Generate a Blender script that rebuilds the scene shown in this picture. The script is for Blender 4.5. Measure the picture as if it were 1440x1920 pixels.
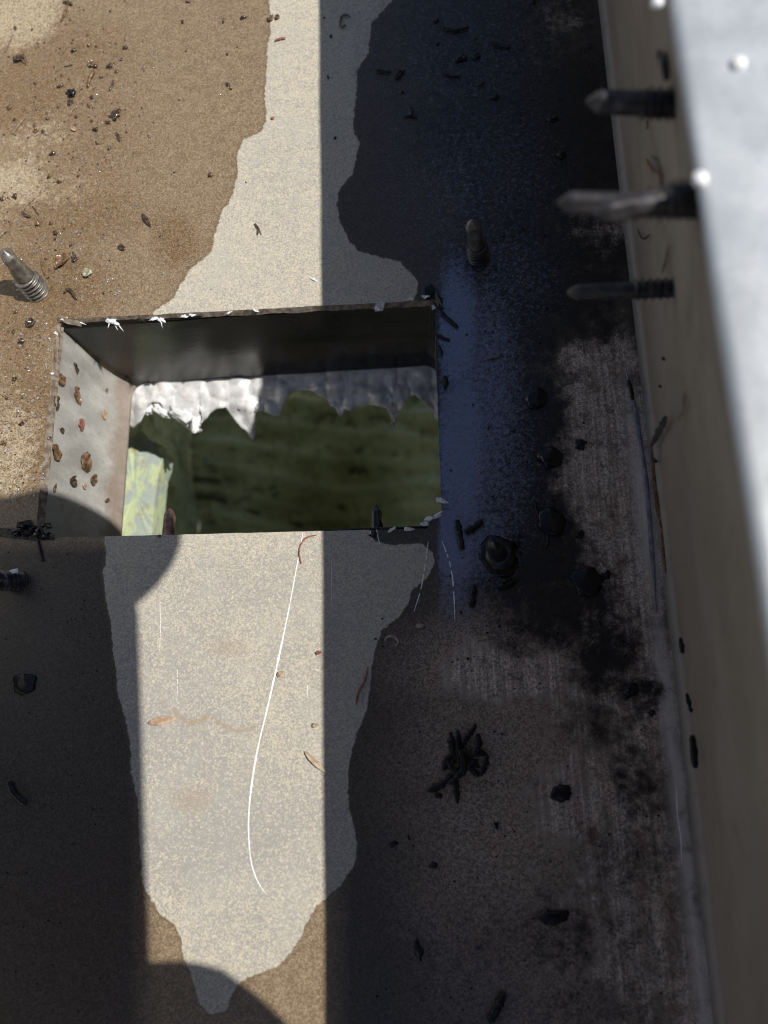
import bpy, bmesh, math, random
import numpy as np
from mathutils import Vector, Matrix, noise as mn

random.seed(7); rng = np.random.default_rng(7)
S = bpy.context.scene
for o in list(bpy.data.objects): bpy.data.objects.remove(o)
COL = S.collection
MM = 0.001

# ------------------------------------------------------------------ camera
F, D = 1450.0, 0.230                       # focal length in photo pixels, lens height above the gutter floor
n = Vector((150, -385, -F)).normalized()
Zc = -n
Yc = Vector((-104, 5415, -F)); Yc = (Yc - Yc.dot(Zc)*Zc).normalized()
Xc = Yc.cross(Zc)
R = Matrix((Xc, Yc, Zc))                   # camera frame -> world
CAM = Vector((0, 0, D))
cd = bpy.data.cameras.new('camera'); cam = bpy.data.objects.new('camera', cd); COL.objects.link(cam)
cam.matrix_world = Matrix.Translation(CAM) @ R.to_4x4()
cd.sensor_fit = 'VERTICAL'; cd.sensor_height = 24; cd.sensor_width = 18
cd.lens = 24*F/1920
cd.clip_start = 0.002; cd.clip_end = 200
cd.dof.use_dof = True
cd.dof.focus_distance = 0.248
cd.dof.aperture_fstop = cd.lens/2.9        # 2.9 mm entrance pupil
S.camera = cam

# ------------------------------------------------------------------ sky and sun
COT = 0.672
ELEV = math.atan(1/COT); AZ = math.radians(1.5)      # sun to the right (+x), a touch towards +y
SUN = Vector((math.cos(ELEV)*math.cos(AZ), math.cos(ELEV)*math.sin(AZ), math.sin(ELEV)))
W = bpy.data.worlds.new('World'); S.world = W; W.use_nodes = True
wt = W.node_tree; bg = wt.nodes['Background']
sky = wt.nodes.new('ShaderNodeTexSky'); sky.sky_type = 'NISHITA'; sky.sun_disc = False
sky.sun_elevation = ELEV; sky.sun_rotation = math.pi/2 - AZ
sky.altitude = 100; sky.dust_density = 0.6; sky.ozone_density = 1.2
wt.links.new(sky.outputs[0], bg.inputs[0]); bg.inputs[1].default_value = 0.073
sd = bpy.data.lights.new('sun', 'SUN'); sd.energy = 4.9; sd.angle = math.radians(0.53); sd.color = (1, 0.95, 0.87)
so = bpy.data.objects.new('sun', sd); COL.objects.link(so)
so.rotation_euler = SUN.to_track_quat('Z', 'Y').to_euler()
S.view_settings.view_transform = 'Standard'; S.view_settings.look = 'None'
S.view_settings.gamma = 1; S.view_settings.exposure = 0.0; S.view_settings.use_curve_mapping = False
S.render.engine = 'CYCLES'; S.cycles.max_bounces = 10; S.cycles.diffuse_bounces = 6
S.cycles.glossy_bounces = 5
S.cycles.pixel_filter_type = 'BLACKMAN_HARRIS'; S.cycles.filter_width = 1.05

# ------------------------------------------------------------------ geometry of the photograph
def ray(px, py):
    return (R @ Vector((px-720, -(py-960), -F)))
def at(px, py, z=0.0):
    r = ray(px, py); return CAM + r*((z-D)/r.z)
def on_plane(px, py, p0, nrm):
    r = ray(px, py); return CAM + r*((Vector(p0)-CAM).dot(nrm)/r.dot(nrm))
RT = np.array(R).T
def project(P):
    q = (np.asarray(P)-np.array(CAM)) @ RT.T
    return 720+F*q[:, 0]/-q[:, 2], 960-F*q[:, 1]/-q[:, 2]
def closest_on_line(px, py, base, d):
    """length along base+d*t nearest to the sight line"""
    r = ray(px, py).normalized(); d = d.normalized(); w = base-CAM
    b = d.dot(r); return (b*r.dot(w)-d.dot(w))/(1-b*b)

# ------------------------------------------------------------------ helpers
def link(name, me, mat=None, parent=None, label=None, cat=None, group=None, kind=None, smooth=False):
    o = bpy.data.objects.new(name, me); COL.objects.link(o)
    if mat is not None and len(me.materials) == 0: me.materials.append(mat)
    if parent: o.parent = parent
    if label: o['label'] = label
    if cat: o['category'] = cat
    if group: o['group'] = group
    if kind: o['kind'] = kind
    if smooth:
        me.polygons.foreach_set('use_smooth', [True]*len(me.polygons))
    return o
def empty(name, loc, label, cat, group=None, rot=None):
    o = bpy.data.objects.new(name, None); COL.objects.link(o); o.location = loc
    o.empty_display_size = .01
    if rot is not None: o.rotation_mode = 'QUATERNION'; o.rotation_quaternion = rot
    o['label'] = label; o['category'] = cat
    if group: o['group'] = group
    return o
def mesh(v, f):
    me = bpy.data.meshes.new('m'); me.from_pydata([tuple(a) for a in v], [], f); me.update(); return me
def gridmesh(P, keep=None, close_u=False):
    """P (nu,nv,3) array -> mesh of quads"""
    nu, nv, _ = P.shape
    idx = np.arange(nu*nv).reshape(nu, nv)
    if close_u: idx = np.vstack([idx, idx[:1]])
    a, b, c, d = idx[:-1, :-1], idx[1:, :-1], idx[1:, 1:], idx[:-1, 1:]
    q = np.stack([a, b, c, d], -1)
    if keep is not None: q = q[keep]
    q = q.reshape(-1, 4)
    me = bpy.data.meshes.new('m')
    used = np.unique(q); rm = -np.ones(nu*nv, int); rm[used] = np.arange(len(used)); q = rm[q]
    V = P.reshape(-1, 3)[used]
    me.vertices.add(len(V)); me.vertices.foreach_set('co', V.astype(np.float32).ravel())
    me.loops.add(q.size); me.loops.foreach_set('vertex_index', q.ravel().astype(np.int32))
    me.polygons.add(len(q)); me.polygons.foreach_set('loop_start', np.arange(0, q.size, 4, dtype=np.int32))
    me.update(calc_edges=True); me.validate()
    return me
def attr(me, name, vals):
    a = me.attributes.new(name, 'FLOAT', 'POINT'); a.data.foreach_set('value', np.asarray(vals, np.float32))
def nz(x, y=0., z=0.): return mn.noise(Vector((x, y, z)))
def vnoise(X, Y, seed=0):
    """vectorised value noise in numpy"""
    xi = np.floor(X).astype(int); yi = np.floor(Y).astype(int); fx = X-xi; fy = Y-yi
    fx = fx*fx*(3-2*fx); fy = fy*fy*(3-2*fy)
    def h(a, b):
        v = np.sin(a*127.1+b*311.7+seed*74.7)*43758.5453; return v-np.floor(v)
    return (h(xi, yi)*(1-fx)+h(xi+1, yi)*fx)*(1-fy)+(h(xi, yi+1)*(1-fx)+h(xi+1, yi+1)*fx)*fy
def fbm(X, Y, o=4, seed=0):
    s = 0; a = .5
    for i in range(o): s = s+a*vnoise(X*2**i, Y*2**i, seed+i); a /= 2
    return s*2-1+.06

# ------------------------------------------------------------------ materials
class NT:
    def __init__(s, name):
        s.m = bpy.data.materials.new(name); s.m.use_nodes = True; s.t = s.m.node_tree
        s.b = s.t.nodes['Principled BSDF']; s.tc = s.t.nodes.new('ShaderNodeTexCoord')
    def L(s, a, b): s.t.links.new(a, b)
    def val(s, x, sock):
        if hasattr(x, 'links'): s.L(x, sock)
        elif isinstance(x, tuple) and len(x) == 3 and sock.type == 'RGBA': sock.default_value = (*x, 1)
        else: sock.default_value = x
    def noise(s, scale, detail=3, rough=.55, stretch=None, dist=0, lo=None, hi=None):
        nd = s.t.nodes.new('ShaderNodeTexNoise'); nd.inputs['Scale'].default_value = scale
        nd.inputs['Detail'].default_value = detail; nd.inputs['Roughness'].default_value = rough
        nd.inputs['Distortion'].default_value = dist
        if stretch:
            mp = s.t.nodes.new('ShaderNodeMapping'); mp.inputs['Scale'].default_value = stretch
            s.L(s.tc.outputs['Object'], mp.inputs[0]); s.L(mp.outputs[0], nd.inputs[0])
        else: s.L(s.tc.outputs['Object'], nd.inputs[0])
        o = nd.outputs[0]
        return s.ramp(o, lo, hi) if lo is not None else o
    def voro(s, scale, feature='F1', lo=None, hi=None, rand=1):
        nd = s.t.nodes.new('ShaderNodeTexVoronoi'); nd.inputs['Scale'].default_value = scale; nd.feature = feature
        nd.inputs['Randomness'].default_value = rand
        s.L(s.tc.outputs['Object'], nd.inputs['Vector']); o = nd.outputs['Distance']
        return s.ramp(o, lo, hi) if lo is not None else o
    def grain(s, scale, w=.5, nscale=1300):
        nd = s.t.nodes.new('ShaderNodeTexVoronoi'); nd.inputs['Scale'].default_value = scale; s.L(s.tc.outputs['Object'], nd.inputs['Vector'])
        sp = s.t.nodes.new('ShaderNodeSeparateColor'); s.L(nd.outputs['Color'], sp.inputs[0])
        v = s.ramp(sp.outputs[0], 0, 1, .28, .72, False)
        return s.math('ADD', s.math('MULTIPLY', v, w), s.math('MULTIPLY', s.noise(nscale, 5, .8), 1-w)), sp.outputs[1]
    def ramp(s, x, lo, hi, a=0., b=1., smooth=True):
        r = s.t.nodes.new('ShaderNodeMapRange'); r.interpolation_type = 'SMOOTHSTEP' if smooth else 'LINEAR'
        s.val(x, r.inputs[0]); r.inputs[1].default_value = lo; r.inputs[2].default_value = hi
        r.inputs[3].default_value = a; r.inputs[4].default_value = b; return r.outputs[0]
    def mix(s, f, a, b):
        nd = s.t.nodes.new('ShaderNodeMix'); nd.data_type = 'RGBA'
        s.val(f, nd.inputs['Factor']); s.val(a, nd.inputs[6]); s.val(b, nd.inputs[7]); return nd.outputs[2]
    def math(s, op, a, b=0., c=None):
        nd = s.t.nodes.new('ShaderNodeMath'); nd.operation = op; s.val(a, nd.inputs[0]); s.val(b, nd.inputs[1])
        if c is not None: s.val(c, nd.inputs[2])
        return nd.outputs[0]
    def attr(s, name):
        nd = s.t.nodes.new('ShaderNodeAttribute'); nd.attribute_name = name; return nd.outputs['Fac']
    def bump(s, h, dist, strength=1., prev=None):
        nd = s.t.nodes.new('ShaderNodeBump'); nd.inputs['Distance'].default_value = dist
        s.val(strength, nd.inputs['Strength']); s.val(h, nd.inputs['Height'])
        if prev is not None: s.L(prev, nd.inputs['Normal'])
        return nd.outputs[0]
    def set(s, **k):
        nm = dict(col='Base Color', rough='Roughness', metal='Metallic', normal='Normal', spec='Specular IOR Level',
                  coat='Coat Weight', coatr='Coat Roughness', alpha='Alpha', trans='Transmission Weight', ior='IOR', sss='Subsurface Weight')
        for a, b in k.items(): s.val(b, s.b.inputs[nm[a]])
        return s.m

def mat_floor():
    s = NT('dirty_gutter_floor')
    dry_d = s.attr('dry'); grime = s.attr('grime'); brush_refl = s.attr('brush_refl'); silt = s.attr('silt'); pale = s.attr('pale'); pebm = s.attr('peb'); stain = s.attr('stain')
    fine, rnd = s.grain(2900, .55, 900); fine2, rnd2 = s.grain(2000, .6, 1500); mid = s.noise(260, 4, .6); big = s.noise(55, 4, .6)
    edge = s.math('ADD', dry_d, s.math('MULTIPLY', s.math('SUBTRACT', s.noise(420, 4, .65), .5), 13.))
    dry = s.ramp(edge, -1.2, 1.8)
    # dry film of pale dust over grey zinc
    spk = s.math('ADD', fine, s.math('MULTIPLY', s.math('SUBTRACT', mid, .5), .22))
    spk = s.math('SUBTRACT', spk, s.math('MULTIPLY', stain, .14))
    dust = s.mix(s.ramp(spk, .40, .56), (.315, .30, .28), (.51, .46, .355))
    dust = s.mix(s.math('MULTIPLY', s.ramp(big, .45, .7), .45), dust, (.40, .385, .35))
    dust = s.mix(s.ramp(fine2, .56, .66, 0, .6), dust, (.66, .61, .50))
    dust = s.mix(s.ramp(s.attr('tea'), .35, .85, 0, .65), dust, (.33, .245, .16))
    # wet film
    wcol = s.mix(s.ramp(s.math('ADD', fine, s.math('MULTIPLY', s.math('SUBTRACT', mid, .5), .3)), .42, .62), (.165, .115, .070), (.285, .215, .140))
    siltn = s.ramp(s.math('ADD', silt, s.math('MULTIPLY', s.math('SUBTRACT', mid, .5), 1.2)), .25, .8)
    wcol = s.mix(s.math('MULTIPLY', siltn, .92), wcol, s.mix(s.ramp(fine, .4, .6), (.105, .064, .031), (.22, .148, .083)))
    paln = s.ramp(s.math('ADD', pale, s.math('MULTIPLY', s.math('SUBTRACT', s.noise(420, 5, .75), .5), 1.8)), .35, .75)
    wcol = s.mix(s.math('MULTIPLY', paln, .55), wcol, s.mix(s.ramp(fine, .4, .6), (.26, .19, .115), (.60, .53, .40)))
    wcol = s.mix(s.ramp(rnd, .90, .94, 0, .35), wcol, (.50, .41, .28))  # random bright cells painted as wet glints
    wshade = s.attr('dark')
    wcol = s.mix(wshade, wcol, s.mix(s.attr('warm_refl'), s.mix(s.ramp(fine, .4, .66), (.018, .016, .015), (.062, .052, .045)), s.mix(s.ramp(fine, .36, .66), (.15, .105, .080), (.62, .49, .40))))
    col = s.mix(dry, wcol, dust)
    # rim of the drying film, a shade darker
    rim = s.math('MULTIPLY', s.ramp(edge, -7, -1), s.math('SUBTRACT', 1., dry))
    col = s.mix(s.math('MULTIPLY', rim, .3), col, (.10, .075, .05))
    # brushed bare metal on the right, one patch being a painted reflection
    strk = s.noise(900, 3, .6, stretch=(1, .035, 1)); strk2 = s.noise(300, 4, .6, stretch=(1, .06, 1))
    bn = s.ramp(s.math('ADD', s.math('MULTIPLY', brush_refl, 1.1), s.math('MULTIPLY', s.math('SUBTRACT', s.noise(130, 6, .72), .5), 2.2)), .35, .9)
    bcol = s.mix(s.ramp(strk, .35, .65), (.44, .345, .29), (.82, .68, .585))
    bcol = s.mix(s.ramp(fine, .42, .62, 0, .75), bcol, (.09, .07, .06))
    bcol = s.mix(s.ramp(s.noise(210, 7, .8, dist=.5), .52, .64, 0, .75), bcol, (.06, .046, .04)); bcol = s.mix(s.ramp(s.noise(75, 5, .7), .5, .7, 0, .5), bcol, (.20, .15, .085)); bcol = s.mix(s.ramp(s.noise(120, 7, .8, dist=.4), .52, .66, 0, .75), bcol, (.13, .062, .038))
    col = s.mix(bn, col, bcol)
    col = s.mix(s.math('MULTIPLY', s.attr('foot'), s.ramp(s.noise(160, 5, .7), .2, .5)), col, s.mix(strk, (.50, .44, .40), (.80, .76, .72)))
    # black grime
    gn = s.math('ADD', grime, s.math('MULTIPLY', s.math('SUBTRACT', s.noise(230, 8, .84, dist=.3), .5), 2.3))
    gn = s.math('ADD', gn, s.math('MULTIPLY', s.math('SUBTRACT', strk2, .5), .35))
    g = s.ramp(gn, .20, .86)
    col = s.mix(g, col, s.mix(s.ramp(mid, .4, .7), (.007, .006, .007), (.022, .016, .013)))
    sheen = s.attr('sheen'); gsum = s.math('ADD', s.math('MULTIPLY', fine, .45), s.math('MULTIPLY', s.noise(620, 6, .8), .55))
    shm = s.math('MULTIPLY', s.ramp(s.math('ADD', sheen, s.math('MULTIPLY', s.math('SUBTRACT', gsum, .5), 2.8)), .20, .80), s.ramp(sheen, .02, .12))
    col = s.mix(shm, col, (.215, .235, .315))  # bluish sky reflection put into the metal colour
    # roughness
    r = s.mix(dry, s.mix(fine, (.24, .24, .24), (.46, .46, .46)), (.66, .66, .66))
    r = s.mix(bn, r, (.42, .42, .42))
    r = s.mix(g, r, (.30, .30, .30))
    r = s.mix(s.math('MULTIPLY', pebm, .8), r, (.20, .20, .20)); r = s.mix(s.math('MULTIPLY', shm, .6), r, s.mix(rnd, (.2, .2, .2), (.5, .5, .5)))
    # bumps
    b = s.bump(fine, .00014, .7)
    peb = s.noise(650, 4, .6, dist=.6)
    b = s.bump(peb, .00055, s.math('MULTIPLY', s.math('MAXIMUM', pebm, s.math('MULTIPLY', g, .45)), .85), b)
    b = s.bump(strk, .00010, s.math('MULTIPLY', bn, .5), b)
    b = s.bump(s.ramp(edge, -5, 1), .00012, .5, b)
    b = s.bump(s.noise(420, 4, .6), .0003, s.math('MULTIPLY', siltn, .35), b)
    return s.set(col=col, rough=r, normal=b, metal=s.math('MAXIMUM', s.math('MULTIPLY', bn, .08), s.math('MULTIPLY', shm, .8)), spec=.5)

def mat_metal(name, c1, c2, rough=.4, metal=.6, scale=60, streak=(1, 1, 1), bumpd=.0002, dirt=None, dirt_amt=(.5, .75)):
    s = NT(name)
    a = s.noise(scale, 6, .65, stretch=streak); f = s.noise(scale*14, 3, .6)
    col = s.mix(s.ramp(a, .35, .68), c1, c2)
    col = s.mix(s.ramp(f, .5, .75, 0, .35), col, tuple(x*.5 for x in c1))
    if dirt is not None:
        d = s.noise(scale*.8, 7, .75, dist=.4, lo=dirt_amt[0], hi=dirt_amt[1]); col = s.mix(s.math('MULTIPLY', d, .85), col, dirt)
        s.val(s.ramp(d, 0, 1, metal, metal*.15), s.b.inputs['Metallic']); metal = None
    b = s.bump(a, bumpd, .4); b = s.bump(f, bumpd*.3, .4, b)
    s.set(col=col, rough=s.ramp(a, .2, .8, rough*.75, rough*1.35), normal=b)
    if metal is not None: s.set(metal=metal)
    return s.m
def mat_simple(name, c1, c2, rough=.5, scale=800, bumpd=.0002, coat=0., metal=0., spec=.5):
    s = NT(name); a = s.noise(scale, 4, .6)
    return s.set(col=s.mix(s.ramp(a, .38, .64), c1, c2), rough=rough, normal=s.bump(a, bumpd, .6), coat=coat, coatr=.12, metal=metal, spec=spec)

M = {}
M['floor'] = mat_floor()
M['wall'] = mat_metal('gutter_wall_paint', (.27, .232, .195), (.325, .285, .245), .55, .1, 18, (1, .7, 1), .0001, (.06, .048, .04), (.56, .80))
M['lip'] = mat_metal('galvanised_lip', (.50, .535, .565), (.56, .59, .62), .42, .3, 90, (1, 1, 1), .0002)
M['outlet'] = mat_metal('outlet_zinc', (.40, .395, .375), (.60, .60, .575), .40, .22, 70, (1, 1, .5), .0004, (.16, .11, .075), (.58, .74))
def rim_rust():
    m = M['outlet']; t = m.node_tree; b = t.nodes['Principled BSDF']; src = b.inputs['Base Color'].links[0].from_socket
    s = NT.__new__(NT); s.m = m; s.t = t; s.b = b; s.tc = t.nodes.new('ShaderNodeTexCoord')
    sp = t.nodes.new('ShaderNodeSeparateXYZ'); s.L(s.tc.outputs['Object'], sp.inputs[0])
    z = s.math('ADD', sp.outputs[2], s.math('MULTIPLY', s.math('SUBTRACT', s.noise(90, 6, .7), .5), .020))
    band = s.math('MULTIPLY', s.ramp(z, -.036, -.045), s.ramp(z, -.30, -.10))
    c = s.mix(s.math('MULTIPLY', band, .8), src, s.mix(s.noise(400, 4, .7), (.17, .12, .09), (.42, .34, .28)))
    c = s.mix(s.ramp(s.noise(28, 5, .7, stretch=(1, 1, .35)), .42, .62, 0, .5), c, (.25, .235, .21))
    s.L(c, b.inputs['Base Color'])
rim_rust()
def far_bands(m):
    t = m.node_tree; b = t.nodes['Principled BSDF']; src = b.inputs['Base Color'].links[0].from_socket
    s = NT.__new__(NT); s.m = m; s.t = t; s.b = b; s.tc = t.nodes.new('ShaderNodeTexCoord')
    sp = t.nodes.new('ShaderNodeSeparateXYZ'); s.L(s.tc.outputs['Object'], sp.inputs[0])
    z = s.math('ADD', sp.outputs[2], s.math('MULTIPLY', s.math('SUBTRACT', s.noise(45, 5, .7, stretch=(.4, 1, 1)), .5), .016))
    band = s.math('MULTIPLY', s.ramp(z, -.024, -.029), s.ramp(z, -.041, -.036))
    lf = s.math('MULTIPLY', s.ramp(sp.outputs[0], -.085, -.13), s.ramp(z, -.006, -.03))
    c = s.mix(s.math('MULTIPLY', s.math('MAXIMUM', band, s.math('MULTIPLY', lf, .5)), .7), src, (.060, .045, .030))
    c = s.mix(s.ramp(s.noise(330, 3, .6, dist=1.5), .64, .72, 0, .6), c, (.10, .085, .065))
    s.L(c, b.inputs['Base Color'])
M['outletshade'] = mat_metal('shaded_outlet_zinc', (.004, .0035, .003), (.018, .015, .011), .22, .1, 55, (.3, 1, 1.4), .0004, (.006, .0055, .005), (.42, .55))  # outlet zinc again, with the shade of the unlit sides put into its colour
far_bands(M['outletshade'])
M['rimedge'] = mat_simple('cut_steel_edge', (.20, .15, .11), (.42, .36, .30), .45, 500, .0003, 0, .4)
M['underside'] = mat_metal('under_steel', (.25, .25, .25), (.4, .4, .4), .5, .5)
M['bright'] = mat_simple('bright_scratched_steel', (.88, .88, .9), (.95, .95, .96), .4, 900, .0001, 0, 0.)
M['white'] = mat_simple('white_sealant', (.66, .68, .70), (.82, .84, .86), .35, 300, .0003, .3)
M['sealant'] = mat_simple('grey_sealant', (.56, .57, .58), (.80, .80, .80), .3, 160, .0006, .2, .1)
M['steel'] = mat_simple('screw_steel', (.13, .12, .105), (.27, .255, .225), .38, 420, .0002, .2, .55)
M['steelrust'] = mat_simple('screw_rusty', (.20, .105, .07), (.36, .25, .20), .55, 500, .0003, 0, .35)
M['steeldark'] = mat_simple('screw_blackened', (.016, .016, .019), (.06, .06, .065), .3, 420, .0002, .3, .5)
M['steelgrey'] = mat_simple('screw_grey', (.045, .042, .045), (.10, .095, .10), .42, 300, .0002, .15, .5)
M['bark'] = mat_simple('wet_bark', (.022, .013, .009), (.09, .055, .032), .24, 700, .0005, .6)
M['barkbrown'] = mat_simple('brown_leaf_litter', (.07, .04, .022), (.22, .125, .06), .28, 600, .0005, .5)
M['black'] = mat_simple('black_mud', (.003, .003, .004), (.010, .008, .007), .2, 500, .0005, .15, 0., .35)
M['drygrey'] = mat_simple('dry_twig', (.16, .12, .08), (.30, .24, .17), .6, 700, .0003)
M['leaf'] = mat_simple('tan_leaf', (.34, .23, .15), (.54, .40, .28), .55, 400, .0002)
M['leafpale'] = mat_simple('pale_leaf', (.34, .27, .19), (.46, .38, .28), .6, 500, .0002)
M['redstalk'] = mat_simple('reddish_stalk', (.20, .07, .05), (.34, .15, .11), .5, 700, .0002)
M['moss'] = mat_simple('lichen_scrap', (.16, .16, .08), (.45, .43, .33), .5, 900, .0006, .3)
M['batten'] = None
def mat_batten():
    s = NT('pale_green_painted_timber')
    a = s.noise(95, 6, .7, dist=.5); b_ = s.noise(200, 5, .7)
    c = s.mix(s.ramp(a, .42, .56), (.46, .53, .31), (.33, .38, .36)); c = s.mix(s.ramp(b_, .58, .70), c, (.34, .27, .10))
    return s.set(col=c, rough=.7, normal=s.bump(a, .0006, .5))
M['batten'] = mat_batten()
def mat_moss():
    s = NT('mossy_pit_lining')
    a = s.noise(22, 6, .7, dist=.4); b_ = s.noise(70, 5, .7)
    c = s.mix(s.ramp(a, .35, .65), (.32, .32, .14), (.62, .63, .35)); c = s.mix(s.ramp(b_, .52, .68, 0, .8), c, (.09, .085, .035))
    rb = s.attr('rib'); c = s.mix(s.ramp(rb, .05, .8, 0, .75), c, (.76, .78, .50)); c = s.mix(s.ramp(rb, -.1, -.5, 0, .85), c, (.035, .03, .012)); c = s.mix(s.attr('right_lit'), c, (.72, .74, .48))  # ridges paler, gaps darker: relief shading put into the colour
    return s.set(col=c, rough=.75, normal=s.bump(b_, .004, .6))
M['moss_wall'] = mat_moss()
M['ground'] = mat_simple('ground_gravel', (.12, .11, .09), (.24, .22, .19), .9, 8, .02)
M['phone'] = mat_simple('phone_black', (.02, .02, .022), (.03, .03, .032), .3, 100, .00005)
M['skin'] = mat_simple('skin', (.42, .25, .17), (.50, .31, .22), .55, 200, .0003)
M['cloth'] = mat_simple('navy_cloth', (.03, .04, .07), (.05, .06, .10), .9, 900, .0005)
M['hair'] = mat_simple('brown_hair', (.03, .02, .012), (.06, .04, .025), .6, 600, .0008)
sw = NT('water'); sw.set(col=(.95, .97, 1.), rough=.10, trans=.9, ior=1.4, coat=1., coatr=.10); M['water'] = sw.m

# ------------------------------------------------------------------ ground far below
G = bpy.data.meshes.new('m'); G.from_pydata([(-60, -60, -2.6), (60, -60, -2.6), (60, 60, -2.6), (-60, 60, -2.6)], [], [(0, 1, 2, 3)])
link('ground', G, M['ground'], kind='structure')

# ------------------------------------------------------------------ the gutter
XB, XT, HT = 61.6*MM, 40.7*MM, 0.53*D              # wall foot, inner edge of lip, lip height
XL = -205*MM; Y0, Y1 = -300*MM, 480*MM
TL, TR, BR, BL = at(107, 600), at(814, 563), at(829, 990), at(65, 1009)
gut = empty('box_gutter', (0, 0, 0), 'dirty galvanised box gutter with a rectangular outlet cut in its floor', 'gutter')

# contours of the dried film, traced in the photo's floor plane
DRY = [
 [(503, -120), (503, 0), (506, 60), (500, 120), (497, 190), (500, 215), (492, 245), (457, 262), (446, 290), (443, 330), (436, 368), (414, 395), (402, 440),
  (396, 470), (380, 485), (354, 505), (338, 535), (325, 560), (292, 582), (270, 620), (770, 600), (778, 556), (785, 528), (768, 508), (748, 488), (710, 482), (672, 470), (655, 450),
  (640, 418), (633, 378), (640, 350), (662, 325), (668, 290), (676, 266), (664, 250), (664, 205), (672, 130), (690, 100), (697, 45), (735, 0), (760, -120)],
 [(196, 1000), (199, 1035), (192, 1075), (196, 1120), (207, 1165), (213, 1230), (220, 1290), (233, 1335), (243, 1390), (246, 1450), (258, 1500), (262, 1580), (264, 1640), (280, 1682),
  (300, 1715), (327, 1735), (341, 1765), (343, 1795), (362, 1840), (372, 1880), (395, 1905), (425, 1895), (432, 1865), (450, 1843), (490, 1822), (523, 1812), (545, 1785), (565, 1752), (585, 1706),
  (612, 1682), (640, 1655), (664, 1622), (670, 1585), (664, 1545), (654, 1510), (654, 1440), (662, 1400), (690, 1330), (697, 1250), (705, 1210), (715, 1180), (745, 1158), (765, 1135), (772, 1110), (800, 1085), (816, 1055), (810, 1035), (790, 1018), (740, 1022), (700, 1012), (690, 985)],
]
def sdf(X, Y, polys):
    d = np.full(X.shape, 1e9); ins = np.zeros(X.shape, bool)
    for poly in polys:
        p = np.array(poly, float); q = np.roll(p, -1, 0)
        for (ax, ay), (bx, by) in zip(p, q):
            vx, vy = bx-ax, by-ay; t = np.clip(((X-ax)*vx+(Y-ay)*vy)/(vx*vx+vy*vy+1e-9), 0, 1)
            d = np.minimum(d, np.hypot(X-ax-t*vx, Y-ay-t*vy))
            c = ((ay > Y) != (by > Y)) & (X < (bx-ax)*(Y-ay)/(by-ay+1e-12)+ax); ins ^= c
    return np.where(ins, d, -d)
def blobs(X, Y, L):
    s = np.zeros(X.shape)
    for cx, cy, rx, ry, a in L: s = np.maximum(s, a*np.exp(-(((X-cx)/rx)**2+((Y-cy)/ry)**2)**1.5*.7)) if a > 0 else s*(1+a*np.exp(-(((X-cx)/rx)**2+((Y-cy)/ry)**2)))
    return s

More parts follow.
